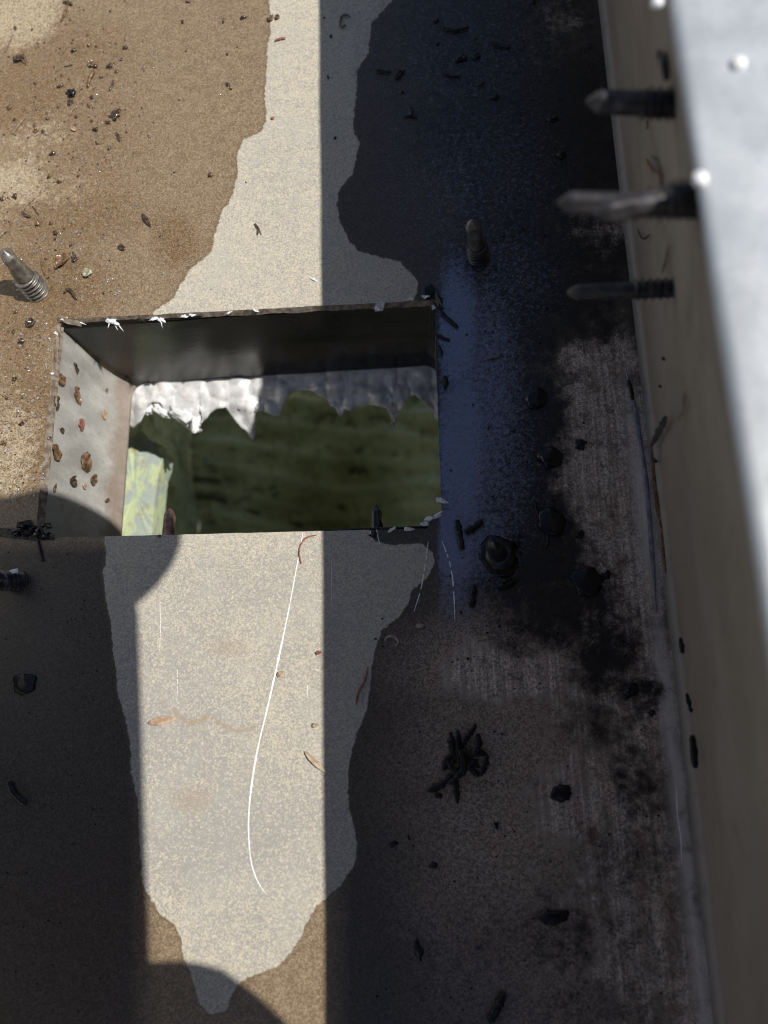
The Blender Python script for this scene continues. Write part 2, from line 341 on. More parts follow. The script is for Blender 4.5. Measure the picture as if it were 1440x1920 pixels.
def build_floor():
    # grid lines follow the four edges of the cut; the middle patch is left out
    cx = [[XL, BL.x, BR.x, XB-2*MM]]*1
    rows_y = [[Y0]*4, [BL.y+(BL.y-BR.y)*.5, BL.y, BR.y, BR.y-.6*MM], [TL.y, TL.y, TR.y, TR.y-.8*MM], [Y1]*4]
    rows_x = [[XL, BL.x, BR.x, XB-2*MM], [XL, BL.x, BR.x, XB-2*MM], [XL, TL.x, TR.x, XB-2*MM], [XL, TL.x, TR.x, XB-2*MM]]
    C = np.array([[(rows_x[j][i], rows_y[j][i]) for j in range(4)] for i in range(4)])
    nu, nv = [70, 176, 84], [300, 104, 300]
    def par(ns):
        out = []
        for k, n_ in enumerate(ns): out += [(k, t/n_) for t in range(n_)]
        return out+[(len(ns)-1, 1.)]
    U, V = par(nu), par(nv)
    P = np.zeros((len(U), len(V), 3))
    vk = np.array([v[0] for v in V]); vt = np.array([v[1] for v in V])
    for i, (a, s_) in enumerate(U):
        q = (C[a, vk]*(1-s_)*(1-vt)[:, None]+C[a+1, vk]*s_*(1-vt)[:, None]+C[a, vk+1]*(1-s_)*vt[:, None]+C[a+1, vk+1]*s_*vt[:, None])
        P[i, :, :2] = q
    # rough shears along the cut edge
    i0, i1, j0, j1 = nu[0], nu[0]+nu[1], nv[0], nv[0]+nv[1]
    for i in range(i0, i1+1):
        P[i, j1, 1] += (abs(nz(i*.11, 3.3))*1.0+abs(nz(i*.47, 8.3))*.35)*MM*(1.2 if i < i0+40 else .5)
        P[i, j0, 1] += nz(i*.15, 1.3)*.12*MM
    for j in range(j0+1, j1):
        P[i0, j, 0] += nz(j*.08, 5.1)*.25*MM; P[i1, j, 0] += nz(j*.25, 9.1)*.3*MM
    keep = np.ones((len(U)-1, len(V)-1), bool); keep[i0:i1, j0:j1] = False
    # the corner at the lower right was never cut square: keep a ragged tab
    for i in range(i1-7, i1):
        for j in range(j0, j0+7):
            w = 5.5+1.5*nz(i*.7, j*.4)-(0 if i > i1-6 else 2.5)
            if j-j0 < w*.9 and i1-i < 6.5: keep[i, j] = True
    # gentle waviness of thin sheet
    P[:, :, 2] = 0.12*MM*np.sin(P[:, :, 0]*38)*np.cos(P[:, :, 1]*27)-.06*MM
    me = gridmesh(P, keep)
    co = np.zeros(len(me.vertices)*3, np.float32); me.vertices.foreach_get('co', co); co = co.reshape(-1, 3)
    c0 = co.copy(); c0[:, 2] = 0
    X, Y = project(c0)
    X = X+4*fbm(X/45, Y/45, 3, 4); Y2 = Y+4*fbm(X/45, Y/45, 3, 9)
    d = sdf(X, Y2, DRY)
    attr(me, 'dry', np.clip(d, -60, 60))
    wob = fbm(X/130, Y/130, 4, 21)*45; Xw, Yw = X+wob, Y+fbm(X/120, Y/120, 4, 31)*45
    G_ = blobs(Xw, Yw, [(960, 60, 210, 200, .95), (1010, 250, 210, 220, 1.), (960, 480, 130, 200, 1.), (1060, 520, 90, 120, .9), (1120, 480, 60, 60, .8), (900, 700, 110, 220, .95), (960, 850, 100, 200, 1.),
        (980, 1030, 115, 120, 1.), (930, 1040, 60, 70, 1.), (1060, 1120, 110, 90, .9), (1130, 1230, 70, 90, .9), (1200, 1300, 50, 60, .75), (1120, 1370, 90, 60, .55), (1190, 1480, 40, 70, .6), (1110, 620, 60, 45, .7),
        (1180, 1600, 80, 100, .5), (1050, 1760, 120, 100, .5), (1180, 1760, 90, 120, .4), (1120, 1880, 140, 60, .45), (900, 1800, 160, 100, .3), (1000, 1180, 120, 50, .5), (1010, 640, 50, 90, .8), (840, 240, 150, 200, .3), (1000, 1480, 60, 200, .12), (1330, 1750, 40, 150, .25), (1060, 70, 80, 60, -.45)])
    attr(me, 'grime', G_)
    B_ = blobs(Xw, Yw, [(1130, 700, 90, 90, .8), (1140, 860, 110, 200, 1.), (1170, 1080, 90, 160, 1.), (1230, 1300, 90, 200, .8), (1090, 1330, 120, 120, .55), (950, 1265, 120, 60, 1.1), (1110, 1520, 130, 110, .85), (1200, 1700, 110, 300, .8), (1060, 1700, 90, 200, .4), (1120, 420, 60, 70, .7), (1050, 20, 60, 60, .6),
        (1290, 1900, 70, 200, .8), (1180, 1300, 60, 600, .6)])
    attr(me, 'brush_refl', np.clip(B_, 0, 1))  # brushed metal, plus a warm reflection painted below the mud collar
    peb = blobs(Xw, Yw, [(900, 640, 90, 260, 1.), (930, 880, 90, 160, .95), (960, 420, 120, 220, .8), (980, 180, 160, 200, .55), (990, 1000, 90, 130, .6)])*(X > 822)
    attr(me, 'peb', peb*np.clip((X-868)/25+(Y < 540)*2, 0, 1)*1)
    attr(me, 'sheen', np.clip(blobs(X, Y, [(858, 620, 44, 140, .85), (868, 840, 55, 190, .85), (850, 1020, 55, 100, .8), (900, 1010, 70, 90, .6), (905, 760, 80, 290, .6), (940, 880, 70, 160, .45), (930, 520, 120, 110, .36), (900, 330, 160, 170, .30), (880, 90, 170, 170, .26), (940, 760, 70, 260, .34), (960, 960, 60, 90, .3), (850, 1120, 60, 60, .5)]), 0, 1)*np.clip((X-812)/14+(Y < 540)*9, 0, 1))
    attr(me, 'warm_refl', np.clip(blobs(Xw, Yw, [(960, 1480, 170, 300, .9), (1080, 1800, 200, 200, .6), (940, 1250, 170, 90, 1.), (880, 1650, 110, 250, .45)]), 0, 1))  # warm reflected light painted as a lighter wet colour
    fx = (1120+.1208*Y)-28; attr(me, 'foot', np.clip(np.exp(-((X-fx)/17)**2)*(np.clip((Y-1150)/120, 0, 1)*.9+np.exp(-((Y-960)/190)**2)*1.0), 0, 1))
    attr(me, 'silt', blobs(Xw, Yw, [(60, 540, 150, 120, 1.), (40, 170, 110, 70, 1.), (130, 100, 160, 90, .65), (60, 750, 60, 200, .8), (150, 250, 160, 220, .55), (330, 460, 60, 60, .75), (130, 400, 160, 70, .75), (30, 900, 80, 100, .5), (40, 1050, 80, 60, .5)]))
    attr(me, 'pale', blobs(Xw, Yw, [(20, 20, 100, 60, 1.0), (20, 330, 100, 50, .75), (60, 250, 90, 50, .5), (130, 340, 80, 40, .45), (20, 840, 60, 120, .7), (200, 130, 60, 120, .25)]))
    shade_dk = np.clip((X-560)/70, 0, 1)*(Y < 1000)+np.clip((1010-Y)/-30, 0, 1)*np.clip(1.1-np.clip((X-590)/40, 0, 1), 0, 1)*np.clip((300-X)/60, .0, 1)+(Y >= 1000)*np.clip((X-600)/60, 0, 1)  # wet colour darkened where the lip and phone shadows fall
    attr(me, 'dark', np.clip(shade_dk, 0, 1)*.85)
    attr(me, 'stain', blobs(Xw, Yw, [(350, 1400, 120, 250, .7), (300, 1370, 60, 110, .8), (430, 1560, 200, 110, .9), (560, 1200, 80, 200, .35), (450, 1100, 160, 60, .55), (520, 350, 60, 120, .2), (480, 1720, 120, 80, .4)]))
    # tide mark of an old puddle
    tea = np.zeros(X.shape)
    pl = [(330, 1325), (365, 1350), (385, 1348), (405, 1335), (420, 1350), (440, 1362), (470, 1358)]
    for (ax, ay), (bx, by) in zip(pl[:-1], pl[1:]):
        vx, vy = bx-ax, by-ay; t = np.clip(((Xw-ax)*vx+(Yw-ay)*vy)/(vx*vx+vy*vy), 0, 1)
        tea = np.maximum(tea, np.exp(-(np.hypot(Xw-ax-t*vx, Yw-ay-t*vy)/9)**2)*.9)
    tea = np.maximum(tea, blobs(X, Y, [(430, 1215, 60, 25, .6), (360, 1500, 60, 40, .6)]))
    attr(me, 'tea', tea)
    return link('floor_sheet', me, M['floor'], gut, smooth=True), P, (i0, i1, j0, j1)
floor, PF, (I0, I1, J0, J1) = build_floor()

# thickness of the sheet round the cut, ragged lower arris
def ribbon(name, pts, drop, mat, parent, jitter=0., off=(0, 0), n_=3, **k):
    P = np.zeros((len(pts), n_+1, 3))
    for i, p in enumerate(pts):
        for j in range(n_+1):
            t = j/n_; dr = drop*(1+jitter*1.5*nz(i*.13, 7.7)+jitter*.5*nz(i*.6, 2.2))
            P[i, j] = (p[0]+off[0]*t, p[1]+off[1]*t, p[2]-dr*t)
    return link(name, gridmesh(P), mat, parent, **k)
far_pts = [PF[i, J1] for i in range(I0, I1+1)]; left_pts = [PF[I0, j] for j in range(J0, J1+1)]
near_pts = [PF[i, J0] for i in range(I0, I1-5)]; right_pts = [PF[I1, j] for j in range(J0+5, J1+1)]
ribbon('cut_edge', far_pts, 2.0*MM, M['rimedge'], gut, .25, (0, -.9*MM), label='ragged far edge of the floor cut, smeared with sealant')
ribbon('cut_edge', left_pts, 2.6*MM, M['rimedge'], gut, .08, (1.3*MM, 0))
ribbon('cut_edge', near_pts, 1.2*MM, M['rimedge'], gut, .1, (0, 0))
ribbon('cut_edge', right_pts, 1.2*MM, M['rimedge'], gut, .2, (0, 0))
# underside sheet (second skin, keeps light out)
b = bmesh.new()
def quad(b, a, c, d, e): b.faces.new([b.verts.new(v) for v in (a, c, d, e)])
zz = -1.3*MM; hx0, hx1, hy0, hy1 = -138*MM, -2*MM, 53*MM, 139*MM
quad(b, (XL, Y0, zz), (XB, Y0, zz), (XB, hy0, zz), (XL, hy0, zz)); quad(b, (XL, hy1, zz), (XB, hy1, zz), (XB, Y1, zz), (XL, Y1, zz))
quad(b, (XL, hy0, zz), (hx0, hy0, zz), (hx0, hy1, zz), (XL, hy1, zz)); quad(b, (hx1, hy0, zz), (XB, hy0, zz), (XB, hy1, zz), (hx1, hy1, zz))
me = bpy.data.meshes.new('m'); b.to_mesh(me); b.free(); link('under_sheet', me, M['underside'], gut)

# right wall: bend, leaning web, inward-facing lip
def wall_profile():
    pr = []; r = 2.4*MM
    up = Vector((XT-XB, 0, HT)).normalized(); ang = math.atan2(up.z, up.x)
    cx = XB-2*MM; 
    for k in range(9):
        a = ang*k/8; pr.append((cx+r*math.sin(a), r-r*math.cos(a)))
    x0, z0 = pr[-1]
    for k in range(1, 31): pr.append((x0+(XT-x0)*k/30, z0+(HT-z0)*k/30))
    return pr
pr = wall_profile(); ys = np.linspace(Y0, Y1, 160)
P = np.zeros((len(pr), len(ys), 3))
for i, (x, z) in enumerate(pr):
    for j, y in enumerate(ys):
        P[i, j] = (x+.25*MM*nz(y*40, z*50)*(min(1, i/10))-.0075*(y-.12)*z/HT, y, z)
link('side_wall', gridmesh(P), M['wall'], gut, smooth=True, label='brown leaning side wall rising to the bright lip')
# wall outer skin
P = np.array([[(XB+1.9*MM+(XT-XB-.4*MM)*t-.0075*(y-.12)*t, y, -1.3*MM+(HT+.3*MM)*t) for y in ys] for t in np.linspace(0, 1, 12)]); link('outer_skin', gridmesh(P), M['underside'], gut)
lp = [(XT+.9*MM, HT-2.2*MM), (XT-.2*MM, HT-2.3*MM), (XT-.8*MM, HT-1.5*MM), (XT-.8*MM, HT-.4*MM), (XT, HT+.3*MM), (XT+1*MM, HT+.5*MM), (XT+12*MM, HT+.3*MM), (XT+30*MM, HT+.9*MM), (XT+46*MM, HT+.4*MM), (XT+46*MM, HT-.8*MM), (XT+1.5*MM, HT-.8*MM)]
P = np.zeros((len(lp), len(ys), 3))
for i, (x, z) in enumerate(lp):
    for j, y in enumerate(ys): P[i, j] = (x+.3*MM*nz(y*25, 3)-.0075*(y-.12), y, z+.4*MM*nz(y*30, i*.4))
link('top_lip', gridmesh(P), M['lip'], gut, smooth=True, label='sunlit galvanised lip along the top of the side wall')
# left wall and its lip (outside the frame), tall and pale to bounce light
P = np.array([[(x, y, z) for y in (Y0, Y1)] for x, z in [(XL, 0), (XL-12*MM, 130*MM), (XL-45*MM, 131*MM)]]); link('side_wall', gridmesh(P), M['outlet'], gut, label='unseen pale zinc side wall opposite the brown one, raised to bounce light')

# strip added for the worn bend's highlight, and a rust line, at the right wall
def corner_strip(name, pts, w, mat, label=None, h=.3*MM):
    P = []
    for k, (px, py) in enumerate(pts):
        c = at(px, py); ww = w*(.4+abs(nz(k*.9, w*900))*1.5)*(0.15 if k in (0, len(pts)-1) else 1)
        P.append([(c.x-ww, c.y, .15*MM), (c.x, c.y, h+.15*MM), (c.x+ww, c.y, .2*MM)])
    return link(name, gridmesh(np.array(P)), mat, gut, label=label, smooth=True)
corner_strip('rust_streak', [(1218, 830), (1224, 870), (1228, 910), (1234, 950), (1240, 990), (1245, 1040), (1247, 1075)], 1.0*MM, mat_simple('corner_rust', (.12, .05, .02), (.30, .16, .08), .7, 500, .0003), 'orange rust streak in the wall corner')
corner_strip('bend_highlight', [(1172, 690), (1180, 720), (1190, 760), (1196, 800), (1205, 850), (1212, 900), (1217, 960), (1222, 1030), (1227, 1100), (1230, 1150)], .9*MM, mat_simple('worn_highlight', (.13, .13, .15), (.24, .24, .27), .22, 300, .0004, .4), 'smooth greyish strip for the highlight on the worn bend at the wall foot')

# scratches: bright scored lines in the floor
def scratch(pts, w, label=None, gap=False, mat='bright'):
    c = [at(px, py) for px, py in pts]; Q = []
    for k in range(len(c)-1):
        m_ = 14
        for t in range(m_):
            s_ = t/m_; p0 = c[max(k-1, 0)]; p1 = c[k]; p2 = c[k+1]; p3 = c[min(k+2, len(c)-1)]
            Q.append(.5*((2*p1)+(-p0+p2)*s_+(2*p0-5*p1+4*p2-p3)*s_*s_+(-p0+3*p1-3*p2+p3)*s_**3))
    Q.append(c[-1]); V = []; Fc = []
    for k, p in enumerate(Q):
        t = (Q[min(k+1, len(Q)-1)]-Q[max(k-1, 0)]).normalized(); s_ = Vector((-t.y, t.x, 0))
        u = k/(len(Q)-1); ww = w*(.25+.75*max(0, math.sin(math.pi*min(1, u*1.0+.02)))**.6)*(1+.7*nz(k*.7, w*1e5)+.5*nz(k*.11, w*1e4))
        z = .10*MM+.12*MM*math.sin(p.x*38)*math.cos(p.y*27)-.04*MM
        V += [(p.x+s_.x*ww/2, p.y+s_.y*ww/2, z), (p.x-s_.x*ww/2, p.y-s_.y*ww/2, z)]
        if k and not (gap and nz(k*.45, 4.4) > .12): Fc.append((2*k-2, 2*k-1, 2*k+1, 2*k))
    return link('scratch', mesh(V, Fc), M[mat], gut, label=label)
scratch([(568, 998), (556, 1065), (540, 1150), (522, 1235), (503, 1320), (484, 1400), (472, 1470), (466, 1540), (470, 1610), (482, 1650), (499, 1677)], .48*MM, 'long curved white scratch down the sunlit floor')
scratch([(803, 1015), (797, 1060), (789, 1105), (775, 1150)], .3*MM, 'short bright scratch below the lower right corner of the cut', True)
scratch([(829, 1015), (843, 1055), (850, 1100), (853, 1170)], .38*MM, 'broken bright scratch right of the lower right corner of the cut', True)
scratch([(300, 1130), (301, 1180), (299, 1222)], .14*MM, 'hairline scratch near the lit patch edge')
scratch([(333, 1255), (333, 1275), (332, 1310)], .16*MM, 'hairline dashed scratch above the tan leaf', True)
scratch([(576, 1285), (577, 1310)], .14*MM, 'tiny hairline scratch near the shadow line')
scratch([(622, 1050), (621, 1140)], .10*MM, 'faint hairline scratch in the shade')
scratch([(1268, 1480), (1270, 1530), (1276, 1570), (1278, 1620)], .35*MM, 'bright scrape along the foot of the side wall')
scratch([(694, 995), (696, 1005), (699, 1012)], .35*MM, 'white nick at the near edge of the cut', False, 'white')
scratch([(706, 992), (709, 1008), (712, 1020)], .35*MM, 'white smear at the near edge of the cut', False, 'white')

# ------------------------------------------------------------------ outlet box under the cut
def build_outlet():
    zs = [-1.6, -4, -8, -14, -20, -26, -32, -38, -42, -45, -47, -48.2, -49]
    P = []
    for z in zs:
        t = (-z/49.); inn = 1.5*t+5.5*max(0, (t-.5)/.5)**2.2
        x0, x1, y0, y1 = (-135.6+inn)*MM, (-3.2)*MM, 56.5*MM, (135.2-.9*t)*MM
        r = (2.0+5.0*t)*MM; ring = []
        def arc(cx, cy, a0):
            return [(cx+r*math.cos(a0+k*math.pi/20), cy+r*math.sin(a0+k*math.pi/20)) for k in range(11)]
        def seg(a, b_, m_): return [(a[0]+(b_[0]-a[0])*k/m_, a[1]+(b_[1]-a[1])*k/m_) for k in range(1, m_)]
        c1 = arc(x1-r, y1-r, 0); c2 = arc(x0+r, y1-r, math.pi/2); c3 = arc(x0+r, y0+r, math.pi); c4 = arc(x1-r, y0+r, 1.5*math.pi)
        ring = c1+seg(c1[-1], c2[0], 40)+c2+seg(c2[-1], c3[0], 26)+c3+seg(c3[-1], c4[0], 40)+c4+seg(c4[-1], c1[0], 26)
        P.append([(x+.35*MM*nz(x*60, y*60, z*.1), y+.35*MM*nz(x*60+9, y*60, z*.1), z*MM) for x, y in ring])
    P = np.array(P).transpose(1, 0, 2)
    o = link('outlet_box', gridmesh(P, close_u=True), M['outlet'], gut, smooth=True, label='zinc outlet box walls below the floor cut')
    me = o.data; me.materials.append(M['outletshade'])
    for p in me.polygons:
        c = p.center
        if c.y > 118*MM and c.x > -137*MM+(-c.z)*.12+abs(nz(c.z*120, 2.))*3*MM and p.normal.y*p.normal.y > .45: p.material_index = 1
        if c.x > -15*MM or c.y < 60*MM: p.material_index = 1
    md = o.modifiers.new('thick', 'SOLIDIFY'); md.thickness = .8*MM; md.offset = 1
    return P
PO = build_outlet()

# torn sealant skirt hanging under the far wall of the outlet
def build_skirt():
    low = [(236, 790), (250, 802), (264, 792), (276, 768), (287, 754), (300, 756), (312, 772), (328, 780), (345, 796), (362, 808), (376, 809), (378, 792), (392, 778), (408, 767), (424, 764), (434, 776),
           (450, 800), (466, 812), (479, 825), (472, 806), (461, 790), (468, 776), (478, 768), (496, 770), (512, 780), (524, 778), (532, 752), (545, 738), (565, 731), (590, 734), (606, 744), (620, 756), (630, 768), (640, 784), (648, 768), (658, 772), (664, 762),
           (690, 758), (712, 758), (726, 764), (734, 782), (738, 801), (744, 778), (756, 760), (768, 742), (780, 742), (795, 755), (803, 766), (812, 772), (822, 788), (840, 780)]
    NV = 15; cols = []
    Q = []
    for k in range(len(low)-1):
        (a, b_), (c, d_) = low[k], low[k+1]
        for t in range(5): Q.append((a+(c-a)*t/5+1.5*nz(k+t*.2, 4.), b_+(d_-b_)*t/5+1.5*nz(k*1.7+t*.4, 1.)))
    for i, (px, py) in enumerate(Q):
        tx = min(max(px, 236), 838); ty = 716-(tx-250)*(716-697)/(820-250)-14
        colm = []
        for j in range(NV):
            t = j/(NV-1); x = tx+(px-tx)*t; y = ty+(py-ty)*t
            lump = 2.2*nz(x*.022, y*.03, 1)+1.5*nz(x*.05, y*.06, 5)+.5*nz(x*.12, y*.12, 8)
            colm.append(at(x, y, (-50.5-7*((y-ty)/90)**2+lump*.9*min(1, .3+(y-ty)/60))*MM))
        cols.append(colm)
    P = np.array([[tuple(v) for v in c] for c in cols])
    o = link('sealant_skirt', gridmesh(P), M['sealant'], gut, smooth=True, label='torn grey sealant hanging below the far side of the outlet')
    md = o.modifiers.new('thick', 'SOLIDIFY'); md.thickness = 1.2*MM; md.offset = -1
build_skirt()
# bright curled foil scraps on the skirt edge
def blob_mesh(rad, flat=.5, seed=0, sub=2, rough=.35, stretch=(1, 1)):
    b = bmesh.new(); bmesh.ops.create_icosphere(b, subdivisions=sub, radius=1)
    for v in b.verts:
        d = 1+rough*nz(v.co.x*1.6+seed*3.1, v.co.y*1.6, v.co.z*1.6)+rough*.6*nz(v.co.x*4+seed, v.co.y*4, v.co.z*4+seed)
        v.co = Vector((v.co.x*d*rad*stretch[0], v.co.y*d*rad*stretch[1], v.co.z*d*rad*flat))
    me = bpy.data.meshes.new('m'); b.to_mesh(me); b.free(); return me
for k, (px, py, r_, st, rz) in enumerate([(268, 762, 3.4, (1.6, .8), -.5), (300, 770, 3., (1.4, .6), -.7), (345, 778, 4.2, (1.6, .6), -.4), (366, 796, 2.3, (.8, 1.5), 0), (448, 742, 3.6, (1.7, .7), -.2), (462, 758, 3.2, (1.5, .8), -.3), (490, 762, 2.4, (1.2, .7), .2)]):
    o = link('foil_flake', blob_mesh(r_*MM, .35, k, 3, .7, st), M['white'], gut, smooth=True); o.location = at(px, py, -54*MM); o.rotation_euler = (.3, .2, rz)

# white sealant crumbs on the cut's far edge (part of the gutter)
for k, (px, py, r_) in enumerate([(210, 602, 1.2), (218, 607, .8), (290, 597, 1.0), (303, 600, .9), (345, 593, .7), (360, 591, .6), (588, 524, .9), (120, 598, .9), (104, 625, .7), (98, 700, .5), (708, 577, .8), (770, 560, .7), (800, 556, .9), (815, 575, .8), (826, 938, 1.0), (833, 940, .7), (806, 972, 1.0), (821, 966, 1.0), (797, 982, .8), (765, 992, .9), (735, 993, .7), (480, 582, .6), (430, 586, .5)]):
    dark = px > 700 and k not in (14, 15, 16, 17)
    o = link('sealant_crumb', blob_mesh(r_*MM, .5, k+50, 2, 1., (1.5, .7)), M['sealant' if dark else 'white'], gut, smooth=False)
    o.location = at(px, py, .1*MM); o.rotation_euler = (0, 0, random.uniform(-.6, .6))
for k, (px, py, ang, l_) in enumerate([(214, 606, -1.1, 3.0), (221, 608, -.9, 3.4), (205, 606, -1.9, 2.), (302, 602, -1.4, 2.6), (150, 604, -.4, 2.5)]):
    c = at(px, py, -.2*MM); d = Vector((math.cos(ang), math.sin(ang), -.2))*l_*MM
    s_ = Vector((-d.y, d.x, 0)).normalized()*.28*MM
    link('sealant_whisker', mesh([c+s_, c-s_, c+d], [(0, 1, 2)]), M['white'], gut)
# torn metal flaps at the corners of the cut
def flap(name, pts, mat, label=None, th=.4*MM):
    """pts: (px,py,z mm) outline -> thin jagged plate with thickness"""
    V = [at(px, py, z*MM) for px, py, z in pts]; n_ = len(V)
    V2 = V+[v-Vector((0, 0, th)) for v in V]
    Fc = [tuple(range(n_)), tuple(range(2*n_-1, n_-1, -1))]+[(i, (i+1) % n_, (i+1) % n_+n_, i+n_) for i in range(n_)]
    return link(name, mesh(V2, Fc), mat, gut, label=label)
flap('torn_flap', [(106, 596, .8), (118, 592, 1.2), (128, 598, .6), (145, 600, .2), (153, 604, -.3), (152, 612, -.8), (140, 609, -.6), (125, 607, -.4), (116, 602, 0), (110, 604, -.3)], M['rimedge'], 'torn tongue of metal at the upper left corner of the cut')
flap('torn_flap', [(108, 602, .5), (113, 612, -.5), (112, 640, -1.5), (106, 700, -1.8), (100, 700, -.2), (104, 640, .2)], M['rimedge'], 'bent sliver of metal along the left edge of the cut')
flap('torn_flap', [(796, 540, .9), (810, 532, 1.6), (817, 545, 1.4), (829, 560, .6), (832, 578, .3), (818, 590, -.3), (812, 566, -.5), (798, 562, 0)], M['black'], 'blackened curled burr at the upper right corner of the cut')
flap('torn_flap', [(700, 577, .2), (705, 566, .1), (722, 566, .1), (718, 582, -.9), (703, 583, -1)], M['sealant'], 'small grey scrap stuck on the far edge of the cut')
flap('black_slit', [(-20, 990, .35), (70, 992, .5), (100, 1003, .5), (101, 1012, .3), (60, 1013, .4), (-20, 1004, .3)], M['black'], 'black crushed seam left of the lower left corner of the cut', .3*MM)
for k, (px, py, r_) in enumerate([(45, 985, 1.6), (52, 998, 1.7), (70, 1000, 1.5), (88, 985, 1.2), (60, 990, 1.2), (30, 1000, 1.3), (84, 1004, 1.2)]):
    o = link('black_burr', blob_mesh(r_*MM, .7, k+90, 2, 1.1, (1.4, .8)), M['black'], gut); o.location = at(px, py, .5*MM)

# ------------------------------------------------------------------ the pit underneath
pit = empty('drain_pit', (-.06, .1, -.33), 'mossy olive-green ribbed drain chamber glimpsed through the outlet', 'drain')
px0, px1, py0, py1, pz = -200*MM, 54*MM, -60*MM, 250*MM, -330*MM
nx_, ny_ = 170, 170
P = np.zeros((nx_, ny_, 3)); RIB = np.zeros((nx_, ny_)); RLIT = np.zeros((nx_, ny_))
for i in range(nx_):
    for j in range(ny_):
        u = i/(nx_-1); v = j/(ny_-1); x = px0+(px1-px0)*u; y = py0+(py1-py0)*v
        rr = math.hypot((x+.13), (y-.02)*1.5)
        z = pz+.055*max(0, (u-.45))**1.3*2.2+.10*max(0, v-.55)**1.5
        ph_ = (y+.04*(x+.15)+1.1*(x+.15)**2+.006*nz(x*7, y*7))/.0165; kk = math.floor(ph_); fr = ph_-kk
        z += .009*max(0, 1-abs(fr-.5)*3.2)*(.4+.6*abs(nz(kk*3.1, x*14)))+.006*nz(x*24, y*24)+.003*nz(x*70, y*60)
        if nz(x*34+kk*7.7, 3.) > .22: z -= .003
        z -= .13*math.exp(-((x+.11)**2+(y-.13)**2)/.060**2)
        P[i, j] = (x, y, z); RIB[i, j] = max(0, 1-abs(fr-.5)*3.2)*(.35+.65*abs(nz(kk*3.1, x*16))*1.6)-.45*min(1, max(0, (nz(x*40+kk*7.7, y*20, 3.)-.1)*4)); RLIT[i, j] = min(.8, max(0, u-.48+.25*max(0, .5-v))*2.4*(.7+nz(x*22, y*22)))
me = gridmesh(P); attr(me, 'rib', RIB.ravel()); attr(me, 'right_lit', RLIT.ravel()); link('ribbed_lining', me, M['moss_wall'], pit, smooth=True)  # right side painted paler for the brighter light there
for a, c in [((px0, py0), (px0, py1)), ((px1, py1), (px1, py0))]:
    P = np.zeros((30, 24, 3))
    for i in range(30):
        for j in range(24):
            t = i/29; x = a[0]+(c[0]-a[0])*t; y = a[1]+(c[1]-a[1])*t; z = -2*MM+(pz-.01+2*MM)*j/23
            P[i, j] = (x+.004*nz(y*30, z*30)*(1 if 0 < i < 29 and j else 0), y, z)
    link('pit_wall', gridmesh(P), M['moss_wall'], pit, smooth=True)
for o in pit.children: o.matrix_parent_inverse = pit.matrix_world.inverted() if False else Matrix.Translation(-pit.location)

# painted batten seen at the left of the outlet
def build_batten():
    t = empty('timber_batten', at(270, 900, -95*MM), 'pale green painted timber end sticking up below the left side of the outlet', 'batten')
    base = t.location.copy()
    def prism(name, top, zt, zb, seed):
        V = []
        ring = []
        for k in range(len(top)):
            (a, b_), (c, d_) = top[k], top[(k+1) % len(top)]
            m_ = max(1, int(math.hypot(c-a, d_-b_)/7))
            for q in range(m_): ring.append((a+(c-a)*q/m_+1.3*nz(k+q*.7, seed), b_+(d_-b_)*q/m_+1.3*nz(k+q*.9, seed+5)))
        n_ = len(ring); cxp = sum(r[0] for r in ring)/n_; cyp = sum(r[1] for r in ring)/n_
        lv = []
        tp = [at(x, y, zt+.4*MM*nz(x*.07, y*.07, seed)) for x, y in ring]
        V = [p-base for p in tp]+[Vector((p.x, p.y, zb))-base for p in tp]
        inner = [at(cxp+(x-cxp)*.55, cyp+(y-cyp)*.7, zt+.5*MM*nz(x*.05, y*.05, seed+3)+.1*MM)-base for x, y in ring]
        V += inner; V.append(at(cxp, cyp, zt)-base)
        Fc = [(i, (i+1) % n_, (i+1) % n_+n_, i+n_) for i in range(n_)]+[((i+1) % n_, i, i+2*n_, (i+1) % n_+2*n_) for i in range(n_)]+[((i+1) % n_+2*n_, i+2*n_, 3*n_) for i in range(n_)]
        return link(name, mesh(V, Fc), M['batten'], t)
    prism('upper_layer', [(215, 812), (250, 822), (262, 808), (270, 811), (283, 826), (306, 836), (296, 850), (306, 858), (298, 890), (290, 940), (282, 1040), (215, 1040)], -92*MM, -97*MM, 1)
    prism('lower_layer', [(215, 850), (300, 848), (310, 857), (308, 872), (300, 892), (296, 930), (285, 1045), (215, 1045)], -98*MM, -108*MM, 2)
build_batten()

